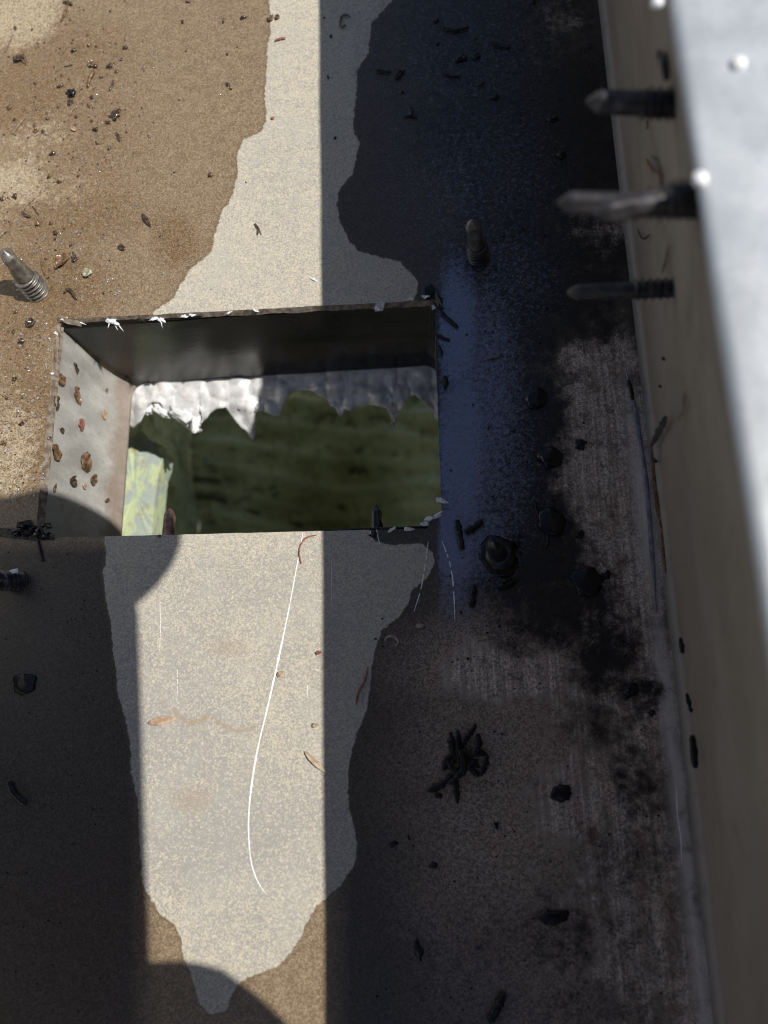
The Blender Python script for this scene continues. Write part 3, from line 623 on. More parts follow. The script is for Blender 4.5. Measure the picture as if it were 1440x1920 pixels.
# ------------------------------------------------------------------ screws
def thread_mesh(h, r0, a, pitch, seg=28):
    nv_ = max(10, int(h/pitch*14)); P = np.zeros((seg, nv_+1, 3))
    for i in range(seg):
        th = 2*math.pi*i/seg
        for j in range(nv_+1):
            z = h*j/nv_; ph = (z/pitch-i/seg) % 1.; r = r0+a*max(0, 1-abs(ph-.5)*4.2)
            if j == nv_: r = r0*.96
            P[i, j] = (r*math.cos(th), r*math.sin(th), z)
    return gridmesh(P, close_u=True)
def drill_mesh(h, r, seg=36, tip=2.8*MM):
    lv = [(-.3*MM, .98), (.4*MM, 1.), (h*.5, .99), (h-tip, .97), (h-tip*.5, .66), (h-.25*MM, .22)]
    P = np.zeros((seg, len(lv)*1, 3))
    fine = []
    for k in range(len(lv)-1):
        for t in range(5 if k < 4 else 3): fine.append((lv[k][0]+(lv[k+1][0]-lv[k][0])*t/(5 if k < 4 else 3), lv[k][1]+(lv[k+1][1]-lv[k][1])*t/(5 if k < 4 else 3)))
    fine.append(lv[-1]); P = np.zeros((seg, len(fine)+1, 3))
    for i in range(seg):
        th = 2*math.pi*i/seg
        for j, (z, s_) in enumerate(fine):
            fl = max(0., (z-h*.35)/(h*.15)); fl = min(1., fl)
            tw = .5*z/h
            c = abs(math.cos(th+tw)); flute = fl*.30*max(0, c-.70)/.30
            rr = r*s_*(1-flute)
            P[i, j] = (rr*math.cos(th), rr*math.sin(th), z)
        P[i, -1] = (0, 0, h)
    return gridmesh(P, close_u=True)
PLW = Vector((-HT, 0, -(XB-XT))).normalized()    # inward normal of the leaning wall
def screw(base, d, L, r, mt, md, label, group, cat='screw', twist=0., th=None):
    d = d.normalized(); q = d.to_track_quat('Z', 'Y') @ Matrix.Rotation(twist, 3, 'Z').to_quaternion()
    th = th if th else L*.36
    e = empty('self_drilling_screw', base, label, cat, group, q)
    o = link('thread', thread_mesh(th+1.5*MM, r*1.02, r*.34, 1.55*MM), mt, e, smooth=True); o.location = (0, 0, -1.5*MM)
    o = link('drill_point', drill_mesh(L-th, r*.93, tip=min(2.8*MM, r*1.15)), md, e, smooth=True); o.location = (0, 0, th)
    return e
def floor_screw(bx, by, tx, ty, r, mt, md, label, dirx=(0, 0), L=None, tw=0.):
    b_ = at(bx, by, 0); d = Vector((dirx[0], dirx[1], 1))
    L_ = L if L else closest_on_line(tx, ty, b_, d)
    return screw(b_, d, L_, r, mt, md, label, 'screws poking up through the gutter floor', twist=tw)
floor_screw(69, 546, 14, 462, 3.35*MM, M['steel'], M['steel'], 'sunlit screw standing in brown silt left of the cut, casting a short black shadow', (-.05, .17), 20.5*MM, .6)
floor_screw(898, 484, 880, 396, 2.7*MM, M['steeldark'], M['steel'], 'shaded screw standing in wet black grime right above the cut corner', (-.14, .14), 18*MM, 1.1)
floor_screw(938, 1046, 922, 1002, 2.9*MM, M['steeldark'], M['steeldark'], 'dark screw seen almost end-on in a black mud collar right of the cut corner', (-.15, .05), 17*MM, .3)
floor_screw(36, 1090, -15, 1078, 2.5*MM, M['steeldark'], M['steeldark'], 'shaded screw at the left photo edge with a white fleck on its thread', (-.5, -.1), 19*MM, .3)
# screws through the near wall of the outlet, points showing beyond the cut edge
for bx, tx, ty, r, mat, lab in [(320, 319, 953, 2.2*MM, 'steelrust', 'rusty pink screw point jutting into the cut from its near edge'), (706, 706, 946, 2.1*MM, 'steeldark', 'black screw point jutting into the cut from its near edge')]:
    tip = at(tx, ty, -5*MM); screw(tip-Vector((0, 16*MM, 0)), Vector((0, 1, 0)), 16*MM, r, M[mat], M[mat], lab, 'screws through the near side of the outlet', twist=.2, th=6*MM)
# screws through the leaning wall
for bx, by, tx, ty, r, lab, mk in [(1262, 196, 1098, 190, 2.35*MM, 'blurred screw highest in the photo sticking out of the side wall', 'steelgrey'),
        (1300, 385, 1044, 380, 2.1*MM, 'longer of the two touching screws sticking out of the side wall', 'steelgrey'),
        (1297, 402, 1112, 402, 2.2*MM, 'shorter screw lying against a longer one on the side wall', 'steelgrey'),
        (1258, 541, 1062, 549, 1.9*MM, 'lowest of the screws in the side wall, with a ragged thread', 'steelgrey')]:
    b_ = on_plane(bx, by, (XB, 0, 0), PLW)
    d = PLW.copy()
    if mk and tx == 1112: b_ = b_+Vector((0, 0, 5.5*MM)); d = Vector((-1, -.02, .02))
    L_ = closest_on_line(tx, ty, b_, d)
    tipv = b_+d.normalized()*L_
    # aim the shaft at the seen tip
    r_ = ray(tx, ty); tt = (tipv-CAM).dot(r_)/r_.dot(r_); tipv = CAM+r_*tt; d = tipv-b_
    screw(b_, d, d.length, r, M['steeldark'], M[mk], lab, 'screws sticking out of the side wall', twist=.8)

# white fleck on the left-edge screw
o = link('white_fleck', blob_mesh(.9*MM, .5, 5, 2, .8, (1.4, .8)), M['white'], None, label='white sealant fleck on the screw at the left photo edge', cat='fleck'); o.location = at(26, 1072, 5*MM)

# ------------------------------------------------------------------ debris
def tube_mesh(pts, r, seg=7, taper=.5, lump=.25, seed=0):
    V = []; Fc = []; n_ = len(pts)
    for k, p in enumerate(pts):
        t = (pts[min(k+1, n_-1)]-pts[max(k-1, 0)]).normalized(); u = t.cross(Vector((0, 0, 1)))
        if u.length < 1e-4: u = Vector((1, 0, 0))
        u.normalize(); w = u.cross(t)
        f = k/(n_-1); rr = r*(1-taper*abs(2*f-1)**3)*(1+lump*1.6*nz(k*.9, seed)+.25*nz(k*2.3, seed+4))
        for q in range(seg):
            a = 2*math.pi*q/seg; V.append(p+(u*math.cos(a)+w*math.sin(a)*.55)*rr*(1+.35*nz(k*.8, q*1.7, seed)))
    for k in range(n_-1):
        for q in range(seg): Fc.append((k*seg+q, k*seg+(q+1) % seg, (k+1)*seg+(q+1) % seg, (k+1)*seg+q))
    Fc += [tuple(range(seg)), tuple(range((n_-1)*seg, n_*seg))]
    return mesh(V, Fc)
def spline(c, m_=6):
    Q = []
    for k in range(len(c)-1):
        for t in range(m_):
            s_ = t/m_; p0 = c[max(k-1, 0)]; p1 = c[k]; p2 = c[k+1]; p3 = c[min(k+2, len(c)-1)]
            Q.append(.5*((2*p1)+(-p0+p2)*s_+(2*p0-5*p1+4*p2-p3)*s_*s_+(-p0+3*p1-3*p2+p3)*s_**3))
    return Q+[c[-1]]
def place(name, me, mat, origin, label, cat, group=None, smooth=True, loc_is_origin=False):
    if not loc_is_origin:
        for v in me.vertices: v.co = v.co-origin
    o = link(name, me, mat, None, label, cat, group, smooth=smooth); o.location = origin; return o
def twig(pts, w, mat, label, name='twig', cat='twig', group=None, z=None, lump=.25, taper=.5):
    c = [at(px, py, (z if z is not None else w*.45)) for px, py in pts]
    for k, v in enumerate(c): v.z += .3*MM*abs(nz(k*1.3+v.x*500))
    c = spline(c); return place(name, tube_mesh(c, w/2, 7, taper, lump, pts[0][0]), M[mat], c[len(c)//2].copy(), label, cat, group)
def leafm(a, b_, w, mat, label, name='leaf', z=.5*MM, curl=.25, group=None, cat='leaf'):
    A = at(*a, z); B = at(*b_, z); t = B-A; L_ = t.length; t.normalize(); s_ = Vector((-t.y, t.x, 0)); n_ = 12; P = np.zeros((n_+1, 7, 3))
    for i in range(n_+1):
        f = i/n_; hw = w/2*math.sin(math.pi*f**.85)**.8+.02*MM
        for j in range(7):
            g = (j-3)/3; zz_ = curl*hw*(abs(g)**1.5)+.4*MM*math.sin(f*3.0)*curl*3+.12*MM*nz(i*.8, j*.9, a[0])
            P[i, j] = A+t*L_*f+s_*hw*g*(1+.15*nz(i*1.3, a[0]))+Vector((0, 0, zz_))
    me = gridmesh(P); o = place(name, me, M[mat], (A+B)/2, label, cat, group)
    md = o.modifiers.new('thick', 'SOLIDIFY'); md.thickness = .18*MM
    return o
def lump(px, py, w, h, rot, mat, label, name='mud_clump', cat='clump', z=0., rough=.7, flat=.5, group=None, sub=3, plane=None):
    k = w/6.35*MM/2; me = blob_mesh(k, flat*min(1, h/w*1.3), int(px*7+py), sub, rough, (1, h/w))
    o = link(name, me, M[mat], None, label, cat, group, smooth=True)
    if plane is None:
        o.location = at(px, py, z+k*flat*.35); o.rotation_euler = (0, 0, rot)
    else:
        o.location = plane; o.rotation_euler = (0, math.pi/2, 0)
    return o
def flake(px, py, w, h, rot, mat, label, name='bark_flake', cat='flake', group=None, origin=None, wall=False, zb=.4*MM, smooth=False):
    """crumpled curled scrap of leaf or bark"""
    n_, m_ = 9, 7; sc = MM/6.35; P = np.zeros((n_, m_, 3)); sd_ = px*.37+py*.11
    for i in range(n_):
        for j in range(m_):
            u = i/(n_-1)*2-1; v = j/(m_-1)*2-1
            e = 1-.35*abs(nz(u*1.5+sd_, v*1.5)); ex = (1-.25*v*v)*e; ey = (1-.45*u*u)*e
            P[i, j] = (u*w/2*sc*ex, v*h/2*sc*ey, max(-.3*MM, ((.06 if wall else .25)*h*sc*abs(v)**1.6+.22*w*sc*nz(u*1.2+sd_, v*1.4, 3)+.1*w*sc*nz(u*3+sd_, v*3, 7))))
    o = link(name, gridmesh(P), M[mat], None, label, cat, group, smooth=smooth)
    md = o.modifiers.new('thick', 'SOLIDIFY'); md.thickness = .35*MM; md.offset = 0
    sb = o.modifiers.new('sub', 'SUBSURF'); sb.levels = 1; sb.render_levels = 1
    if wall: o.location = origin; o.rotation_euler = (0, math.pi/2, rot*0); o.rotation_euler = Matrix(((0, 0, 1), (0, 1, 0), (-1, 0, 0))).to_euler(); o.rotation_euler.rotate_axis('Z', rot)
    else: o.location = at(px, py, zb); o.rotation_euler = (0, 0, rot)
    return o

# leaves and stalks in and near the sunlit patch
leafm((277, 1356), (331, 1347), 2.3*MM, 'leaf', 'tan lens-shaped leaf lying in the sunlit patch left of the long scratch')
leafm((571, 1409), (611, 1449), 1.5*MM, 'leafpale', 'slender pale leaf crossing the shadow line right of the long scratch')
twig([(594, 1003), (575, 1008), (564, 1022), (561, 1040), (566, 1057)], .55*MM, 'redstalk', 'red curved stalk beside the top of the long scratch', 'stalk', 'stalk')
twig([(690, 1250), (684, 1275), (672, 1300), (668, 1322)], .8*MM, 'redstalk', 'reddish bent stalk in the grey shade below the cut', 'stalk', 'stalk')
flake(526, 1264, 16, 10, .6, 'leaf', 'small orange bud scale right beside the long scratch', 'bud_scale', 'bud scale')
flake(592, 1360, 14, 9, .2, 'leafpale', 'pale flake near the shadow line above the slender leaf', 'seed_husk', 'husk')
flake(598, 1224, 13, 8, .1, 'redstalk', 'reddish husk touching the shadow line below the cut', 'seed_husk', 'husk')
lump(298, 1005, 7, 6, 0, 'redstalk', 'tiny red-brown seed on the near edge of the cut', 'seed', 'seed')
twig([(478, 419), (484, 430), (483, 440)], .8*MM, 'bark', 'forked brown stalk in the bright dry strip above the cut', 'stalk', 'stalk')
twig([(483, 423), (490, 440)], .45*MM, 'barkbrown', 'thin pale stalk leaning on a forked one above the cut', 'stalk', 'stalk')
twig([(515, 76), (527, 72), (536, 71)], .9*MM, 'redstalk', 'short pinkish stalk in the bright strip at the top', 'stalk', 'stalk')
flake(508, 34, 20, 16, 1.3, 'barkbrown', 'curled brown husk at the wet edge near the top', 'seed_husk', 'husk')
flake(520, 32, 14, 12, .2, 'barkbrown', 'smaller brown husk touching the curled one near the top', 'seed_husk', 'husk')
lump(511, 222, 8, 6, .4, 'redstalk', 'red-brown grain in the bright strip beside the wet edge', 'seed', 'seed')
twig([(638, 46), (640, 32), (650, 28), (656, 33)], .9*MM, 'bark', 'hooked dark stalk in the grey shade at the top', 'stalk', 'stalk')
twig([(649, 47), (641, 51), (636, 44)], .8*MM, 'bark', 'dark crumb of stalk below the hooked one at the top', 'stalk', 'stalk')
leafm((266, 400), (283, 425), 1.5*MM, 'bark', 'brown needle leaf lying in the wet brown silt above the cut', 'needle', cat='needle')
# pieces on the brown wet silt
for (pts, w, mat, lab) in [
    ([(9, 97), (15, 80), (24, 63)], 1.0*MM, 'drygrey', 'grey-brown twig near the top left corner'),
    ([(118, 3), (127, 4), (136, 8)], 1.3*MM, 'bark', 'dark twig cut by the top of the photo'),
    ([(127, 8), (122, 22), (114, 40)], 1.1*MM, 'barkbrown', 'wet brown twig hanging from the dark one at the top'),
    ([(24, 250), (36, 233), (49, 218)], .75*MM, 'drygrey', 'thin glistening twig on the left with a pale sheen'),
    ([(176, 133), (168, 147), (164, 162)], 1.6*MM, 'barkbrown', 'stubby wet twig among the crumbs on the silt'),
    ([(213, 150), (210, 160), (205, 170)], 1.0*MM, 'bark', 'short beaded wet twig right of the stubby one'),
    ([(129, 217), (134, 207), (141, 201)], .9*MM, 'drygrey', 'bright wet stalk below the biggest seed cone'),
    ([(41, 396), (52, 382), (66, 370)], .8*MM, 'drygrey', 'hooked stalk upper arm above the left screw'),
    ([(41, 396), (47, 403), (57, 406)], 1.2*MM, 'bark', 'hooked stalk lower arm above the left screw'),
    ([(60, 386), (67, 395), (73, 403)], .5*MM, 'bark', 'hair-thin stalk beside the hooked stalk'),
    ([(121, 548), (128, 542), (134, 546), (140, 555), (144, 560)], 1.2*MM, 'bark', 'curved wet stalk between the left screw and the cut'),
    ([(62, 232), (66, 238), (66, 242)], 1.1*MM, 'barkbrown', 'small bent stalk on the silt left of centre'),
    ([(77, 487), (80, 500), (84, 515)], .9*MM, 'barkbrown', 'wet stalk standing next to the left screw thread'),
    ([(218, 248), (222, 256), (225, 264)], 1.1*MM, 'bark', 'glistening dark stalk on the silt below the crumbs'),
    ([(0, 444), (5, 436), (12, 432)], 1.1*MM, 'drygrey', 'straw-coloured splinter above the left screw'),
    ([(120, 125), (130, 123), (136, 121)], .5*MM, 'bark', 'hair-thin dark stalk on the silt'),
    ([(106, 163), (113, 161), (119, 157)], 1.0*MM, 'bark', 'small black stalk left of the biggest seed cone')]:
    twig(pts, w, mat, lab)
flake(35, 110, 34, 22, .3, 'bark', 'torn wet leaf scrap near the top left, folded at one side', 'leaf_scrap', 'leaf scrap')
flake(46, 114, 20, 12, -1.1, 'barkbrown', 'folded strip beside the torn wet leaf scrap', 'leaf_scrap', 'leaf scrap')
flake(117, 490, 46, 30, .9, 'barkbrown', 'large wet bark scrap between the left screw and the wet edge', 'leaf_scrap', 'leaf scrap')
flake(140, 484, 14, 22, .2, 'bark', 'dark end piece of the large wet bark scrap', 'leaf_scrap', 'leaf scrap')
flake(58, 606, 26, 24, .5, 'bark', 'crumpled dark scrap left of the upper left corner of the cut', 'leaf_scrap', 'leaf scrap')
flake(164, 513, 26, 22, .4, 'moss', 'pale green lichen scrap in the silt above the cut', 'lichen_scrap', 'lichen')
flake(172, 120, 22, 20, .9, 'barkbrown', 'olive-brown scrap among the crumbs on the silt', 'leaf_scrap', 'leaf scrap')
flake(137, 242, 22, 11, -.6, 'leaf', 'orange seed coat with a bright edge on the silt', 'bud_scale', 'bud scale')
flake(228, 464, 22, 12, -.6, 'bark', 'small red-brown scrap with white glints above the cut', 'leaf_scrap', 'leaf scrap')
lump(134, 175, 18, 22, .2, 'black', 'black beaded seed cone, largest on the silt', 'seed_cone', 'cone', rough=1.2)
lump(132, 192, 13, 16, .2, 'bark', 'lower half of the beaded seed cone', 'seed_cone', 'cone', rough=1.2)
lump(216, 216, 24, 22, .5, 'bark', 'knobbly wet crumb right of the seed cone', rough=1.2)
lump(207, 124, 18, 14, .6, 'bark', 'glistening wet crumb upper right of the seed cone', rough=1.2)
n_sm = [(139, 94, 13, 9), (167, 85, 11, 7), (235, 90, 14, 9), (228, 112, 8, 7), (219, 134, 9, 9), (179, 125, 10, 9), (17, 202, 12, 10), (89, 223, 8, 8), (172, 183, 12, 8), (166, 198, 10, 7), (179, 243, 13, 12), (144, 218, 9, 9), (203, 230, 12, 8), (223, 260, 9, 10), (99, 288, 12, 11), (237, 247, 8, 7),
        (182, 268, 9, 7), (205, 278, 10, 6), (27, 224, 8, 7), (66, 157, 8, 7), (115, 142, 6, 6), (28, 53, 8, 7), (93, 330, 11, 9), (111, 341, 9, 8), (5, 372, 11, 12), (28, 368, 12, 13), (71, 418, 15, 17), (102, 448, 8, 6), (103, 437, 12, 8), (146, 330, 7, 9), (86, 486, 7, 6), (95, 418, 9, 6), (133, 459, 8, 6), (40, 640, 12, 10),
        (30, 585, 9, 7), (27, 710, 9, 8), (7, 830, 10, 12), (40, 795, 9, 8), (12, 745, 8, 6), (352, 3, 9, 7), (207, 21, 7, 6), (342, 42, 8, 7), (456, 33, 14, 8), (420, 38, 12, 5), (445, 88, 5, 5), (427, 158, 9, 8), (426, 102, 7, 6), (433, 166, 7, 6), (349, 95, 8, 6), (395, 328, 11, 14), (336, 187, 6, 5), (461, 341, 6, 5), (85, 540, 7, 10), (25, 622, 9, 6),
        (300, 443, 6, 5), (206, 487, 7, 5), (180, 88, 6, 6), (190, 145, 8, 6), (110, 202, 7, 6), (67, 247, 9, 7), (80, 246, 9, 6), (172, 228, 8, 6), (60, 55, 7, 5), (217, 82, 6, 5)]
LM = [(134, 185, 'black seed cone'), (40, 112, 'torn leaf scrap'), (50, 500, 'sunlit screw'), (117, 490, 'large bark scrap'), (55, 390, 'hooked stalk'), (58, 606, 'crumpled scrap by the cut'), (128, 10, 'dark twig at the top'),
      (216, 216, 'knobbly crumb'), (164, 513, 'green lichen scrap'), (274, 412, 'brown needle leaf'), (37, 235, 'thin glistening twig'), (20, 800, 'left outlet wall'), (510, 34, 'curled husk'), (207, 124, 'upper glistening crumb'), (141, 742, 'outlet wall scraps'),
      (648, 38, 'hooked dark stalk'), (855, 52, 'curved dark twig'), (885, 440, 'shaded grime screw'), (770, 212, 'flat dark stalk'), (845, 140, 'lower thin twig'), (1180, 190, 'highest wall screw'), (945, 84, 'thin right twig')]
SEEN = {}
def where(x, y, head):
    for lx, ly, nm in sorted(LM, key=lambda q: math.hypot(q[0]-x, q[1]-y)):
        dx, dy = x-lx, y-ly; d = math.hypot(dx, dy)
        v = 'above' if dy < -abs(dx)*.4 else ('below' if dy > abs(dx)*.4 else ''); h = 'left' if dx < -abs(dy)*.4 else ('right' if dx > abs(dy)*.4 else '')
        w = (v+' and '+h+' of') if v and h else (v or h+' of')
        t = '%s %s %s the %s' % (head, 'just' if d < 25 else ('a little way' if d < 60 else 'well'), w, nm)
        if t not in SEEN: SEEN[t] = 1; return t
    return head+' lying alone'
def joined(name, items, mat, label, cat, kind='stuff', flat=.75, sub=1, rough=.9):
    b = bmesh.new()
    for x, y, w, h, rz in items:
        k = w/6.35*MM/2; me = blob_mesh(k, flat, int(x*7+y), sub, rough, (1, h/w)); me.transform(Matrix.Translation(at(x, y, k*flat*.3)) @ Matrix.Rotation(rz, 4, 'Z')); b.from_mesh(me)
    me = bpy.data.meshes.new('m'); b.to_mesh(me); b.free(); return link(name, me, M[mat], None, label, cat, None, kind, smooth=True)
for k, (x, y, w, h) in enumerate([q for q in n_sm if q[2] >= 9]):
    mt = ['bark', 'barkbrown', 'bark', 'barkbrown'][k % 4]
    lump(x, y, w*1.05, h*1.05, random.uniform(0, 3), mt, where(x, y, 'dark wet crumb' if mt == 'bark' else 'brown wet crumb'), 'litter_crumb', 'crumb', group='wet crumbs on the brown silt', rough=1.1, sub=2, flat=.7)
gr = [(x, y, w*1.1, h*1.1, random.uniform(0, 3)) for x, y, w, h in n_sm if w < 9]
for k in range(420):
    x, y = (random.gauss(130, 95), random.gauss(190, 130)) if k < 280 else (random.gauss(90, 70), random.gauss(500, 90))
    if x < 0 or y < 0 or y > 570 or x > 360: continue
    w = random.choice([2.5, 3, 3.5, 4.5, 6]); gr.append((x, y, w, w*random.uniform(.6, 1), random.uniform(0, 3)))
for k in range(90):
    x, y = random.uniform(0, 90), random.uniform(600, 930); gr.append((x*.9, y, random.choice([2.5, 3.5, 4.5]), 3, 0))
joined('litter_grains', gr, 'bark', 'tiny wet grains glinting all over the sunlit brown silt', 'grains')
wb = []
for k in range(420):
    x, y = random.choice([(random.gauss(120, 90), random.gauss(200, 120)), (random.gauss(80, 80), random.gauss(520, 90)), (random.uniform(0, 100), random.uniform(600, 930)), (random.gauss(200, 110), random.gauss(330, 150))])
    if x < 0 or y < 0 or x > 430 or (x > 95 and y > 575) or y > 935: continue
    w = random.choice([4, 5, 6, 7.5]); wb.append((x, y, w, w*random.uniform(.6, 1), random.uniform(0, 3)))
joined('water_beads', wb, 'water', 'tiny clear water beads glinting on the wet brown silt', 'water', flat=.30, sub=2, rough=.35)
gd = []
for k in range(240):
    x, y = random.gauss(960, 110), random.uniform(60, 1250); w = random.choice([2.5, 3, 4, 6])
    if 840 < x < 1110: gd.append((x, y, w, w*.8, 0))
for k in range(150):
    x, y = random.uniform(700, 1240), random.uniform(1150, 1900); w = random.choice([2.5, 3, 4, 5]); gd.append((x, y, w, w*.8, 0))
for k in range(50):
    x, y = random.uniform(0, 190), random.uniform(1030, 1900); gd.append((x, y, 3.5, 3, 0))
joined('grime_grains', gd, 'black', 'tiny black grains strewn over the shaded grimy floor', 'grains')
for k, (x, y, w, h, r_) in enumerate([(818, 38, 12, 8, 0), (865, 110, 22, 14, .2), (893, 106, 16, 14, 0), (928, 183, 16, 12, 0), (754, 173, 8, 6, 0), (820, 82, 9, 8, 0), (748, 138, 16, 26, -.6), (1052, 290, 18, 14, 0), (903, 157, 14, 6, .6), (1000, 2, 12, 10, 0), (1035, 223, 20, 12, 0), (620, 68, 5, 9, 0), (615, 145, 4, 9, .3), (628, 259, 6, 6, 0), (607, 33, 6, 3, 0), (978, 430, 10, 9, 0)]):
    lump(x, y, w, h, r_, 'black', where(x, y, 'black crumb'), 'litter_crumb', 'crumb', group='black crumbs in the upper shade', rough=.9)
for pts, w, lab in [([(705, 131), (718, 133), (733, 135)], 1.2*MM, 'short dark needle at the top of the shaded wet area'),
    ([(831, 51), (845, 55), (858, 55), (878, 51)], 1.5*MM, 'curved dark twig near the top of the black grime'), ([(922, 80), (940, 86), (958, 88)], 1.2*MM, 'thin dark twig right of the curved twig near the top'),
    ([(830, 136), (845, 142), (863, 142)], 1.0*MM, 'thin dark twig below the curved twig near the top'), ([(758, 220), (768, 216), (781, 221)], .9*MM, 'small dark stalk lying flat above the cut in shade'),
    ([(770, 201), (773, 212), (768, 218)], 1.1*MM, 'small dark stalk standing on another above the cut in shade'),
    ([(815, 570), (830, 588), (845, 602), (859, 614)], 1.2*MM, 'dark twig reaching from the upper right corner of the cut'), ([(819, 628), (832, 634), (843, 638)], 1.0*MM, 'thin dark stalk right of the cut below the corner twig'),
    ([(820, 647), (826, 655), (828, 668)], 1.1*MM, 'short bent stalk at the right edge of the cut'),
    ([(832, 706), (836, 715), (834, 728)], 1.8*MM, 'dark oval seed right of the right edge of the cut'),
    ([(857, 975), (861, 997), (867, 1030)], 2.1*MM, 'black stick left of the mud-collared screw, upright in the photo'), ([(872, 998), (886, 990), (905, 977)], 2.3*MM, 'black slanted stick touching the mud collar of the screw'),
    ([(889, 1096), (887, 1118), (885, 1140)], 2.1*MM, 'black straight stick standing below the mud-collared screw'), ([(934, 1104), (950, 1096), (969, 1086)], 2.0*MM, 'black stick lying just under the mud-collared screw'),
    ([(918, 672), (928, 669), (937, 667)], .8*MM, 'tiny light-tipped stalk on the black grime right of the cut'), ([(1003, 940), (1009, 965), (1020, 990), (1026, 1003)], .9*MM, 'wet crooked stalk right of the slanted stick'),
    ([(1006, 952), (1012, 962), (1026, 962)], .8*MM, 'wet side stalk branching right on the black grime'), ([(1026, 1003), (1028, 1016), (1022, 1028)], 1.1*MM, 'wet lower stump of the crooked stalk'),
    ([(974, 1000), (970, 1012), (973, 1026)], 1.1*MM, 'small wet curl right of the mud-collared screw'),
    ([(946, 1864), (936, 1882), (925, 1905), (915, 1915)], 2.3*MM, 'black bark strip at the bottom of the photo'),
    ([(17, 1465), (24, 1485), (38, 1500), (50, 1508)], 1.9*MM, 'black bent twig in the phone shadow at lower left'), ([(765, 1565), (768, 1575)], .6*MM, 'tiny upright stalk left of centre in the lower shade'),
    ([(70, 1008), (74, 1030), (80, 1053)], .9*MM, 'black curved barb below the lower left corner of the cut')]:
    twig(pts, w, 'black' if 'light' not in lab else 'drygrey', lab, lump=.35, taper=.35)
# twig cluster
cl = [[(845, 1372), (848, 1400), (856, 1432)], [(858, 1368), (859, 1400), (862, 1440)], [(893, 1357), (880, 1377), (866, 1392)], [(895, 1375), (897, 1400), (886, 1415)], [(880, 1378), (869, 1392), (862, 1412)], [(838, 1425), (848, 1440), (870, 1452)],
      [(856, 1412), (885, 1411), (913, 1413)], [(913, 1413), (910, 1435), (900, 1455)], [(900, 1455), (890, 1448), (880, 1436)], [(850, 1450), (830, 1470), (801, 1484)], [(855, 1450), (856, 1480), (858, 1508)], [(870, 1440), (855, 1460), (840, 1470)], [(845, 1415), (836, 1430), (833, 1445)], [(860, 1420), (880, 1430), (897, 1425)], [(815, 1488), (822, 1492), (830, 1490)], [(862, 1405), (870, 1430), (868, 1455)], [(848, 1430), (872, 1422), (900, 1440)]]
tc = empty('twig_bundle', at(865, 1425, 0), 'tangled bundle of black needles in the lower shade', 'twig bundle')
for k, pts in enumerate(cl):
    c = spline([at(px, py, (1.0+(k % 4)*.8)*MM)-tc.location for px, py in pts]); link('needle', tube_mesh(c, (.85 if k % 3 else 1.1)*MM, 8, .75, .45, k), M['black'], tc, smooth=True)
# mud domes
for x, y, w, h, lab in [(1005, 748, 44, 40, 'upper round black mud blob right of the cut'), (1032, 857, 46, 42, 'middle round black mud blob right of the cut'), (1034, 976, 48, 62, 'ragged black mud blob beside the crooked stalk'),
    (1100, 1090, 54, 56, 'largest black mud blob near the wall corner'), (1136, 1078, 18, 14, 'little black crumb touching the largest mud blob'), (46, 1282, 46, 42, 'round black mud blob in the phone shadow'), (1052, 1487, 36, 26, 'black pit of mud in the lower brushed metal'),
    (1182, 1296, 30, 20, 'black mud crumb near the wall foot, lower right'), (1222, 1337, 12, 10, 'small black speck below the mud crumb near the wall foot'), (936, 1044, 70, 82, 'wide black mud collar around an end-on screw'), (1088, 833, 18, 20, 'small beaded crumb on the brushed metal'), (1087, 1001, 16, 14, 'dark crumb on the brushed metal above the largest blob'),
    (700, 1003, 14, 10, 'black crumb on the near edge of the cut under the black screw'), (1040, 1720, 50, 22, 'flat black smear low on the right floor'), (785, 1781, 12, 28, 'narrow black crumb in the lower shade'), (930, 1548, 9, 10, 'lone black speck right below the needle bundle'), (737, 1583, 16, 8, 'flat black speck left below the needle bundle'), (812, 1623, 14, 8, 'tiny black crumb under the flat speck')]:
    lump(x, y, w, h, .2, 'black', lab, 'mud_blob', 'mud', rough=.32 if w > 30 else .7, flat=(.10 if w > 60 else .26) if w > 30 else .4)
leafm((779, 1174), (796, 1173), 1.3*MM, 'leafpale', 'pale grey grain-shaped chip below the lower right corner of the cut', 'chip', cat='chip')
twig([(723, 1203), (724, 1196), (734, 1193), (744, 1198), (746, 1206), (740, 1211)], .7*MM, 'leafpale', 'pale broken ring of husk in the lower shade', 'husk_ring', 'husk', lump=.5)
# stray litter low on the side wall
def wtwig(pts, w, lab, mat='bark', name='twig'):
    c = [on_plane(px, py, (XB-w*.6, 0, 0), PLW) for px, py in pts]; c = spline(c)
    place(name, tube_mesh(c, w/2, 6, .5, .3, pts[0][0]), M[mat], c[len(c)//2].copy(), lab, 'twig')
wtwig([(1213, 298), (1223, 318), (1237, 328), (1240, 352)], 1.0*MM, 'dark forked twig stuck on the side wall above the double screw', 'redstalk')
wtwig([(1222, 292), (1232, 300), (1238, 322)], .6*MM, 'thin prong of the forked twig on the side wall', 'bark')
wtwig([(1196, 430), (1206, 448), (1218, 440)], .8*MM, 'wiry twig on the side wall under the double screw')
wtwig([(1236, 95), (1244, 115), (1250, 150)], 1.7*MM, 'dark blurred twig over the highest wall screw', 'black')
wtwig([(1213, 225), (1214, 243)], .5*MM, 'short stalk hanging below the highest wall screw')
wtwig([(1249, 782), (1238, 805), (1222, 835)], 1.8*MM, 'black twig leaning in the wall corner', 'black')
wtwig([(1206, 795), (1210, 801)], 1.9*MM, 'black pellet in the wall corner above the leaning twig', 'black', 'pellet')
wtwig([(1225, 860), (1229, 866)], 1.7*MM, 'black pellet in the wall corner below the leaning twig', 'black', 'pellet')
wtwig([(1254, 460), (1250, 480), (1242, 512)], .7*MM, 'pale sliver on the wall between two screws', 'drygrey', 'sliver')
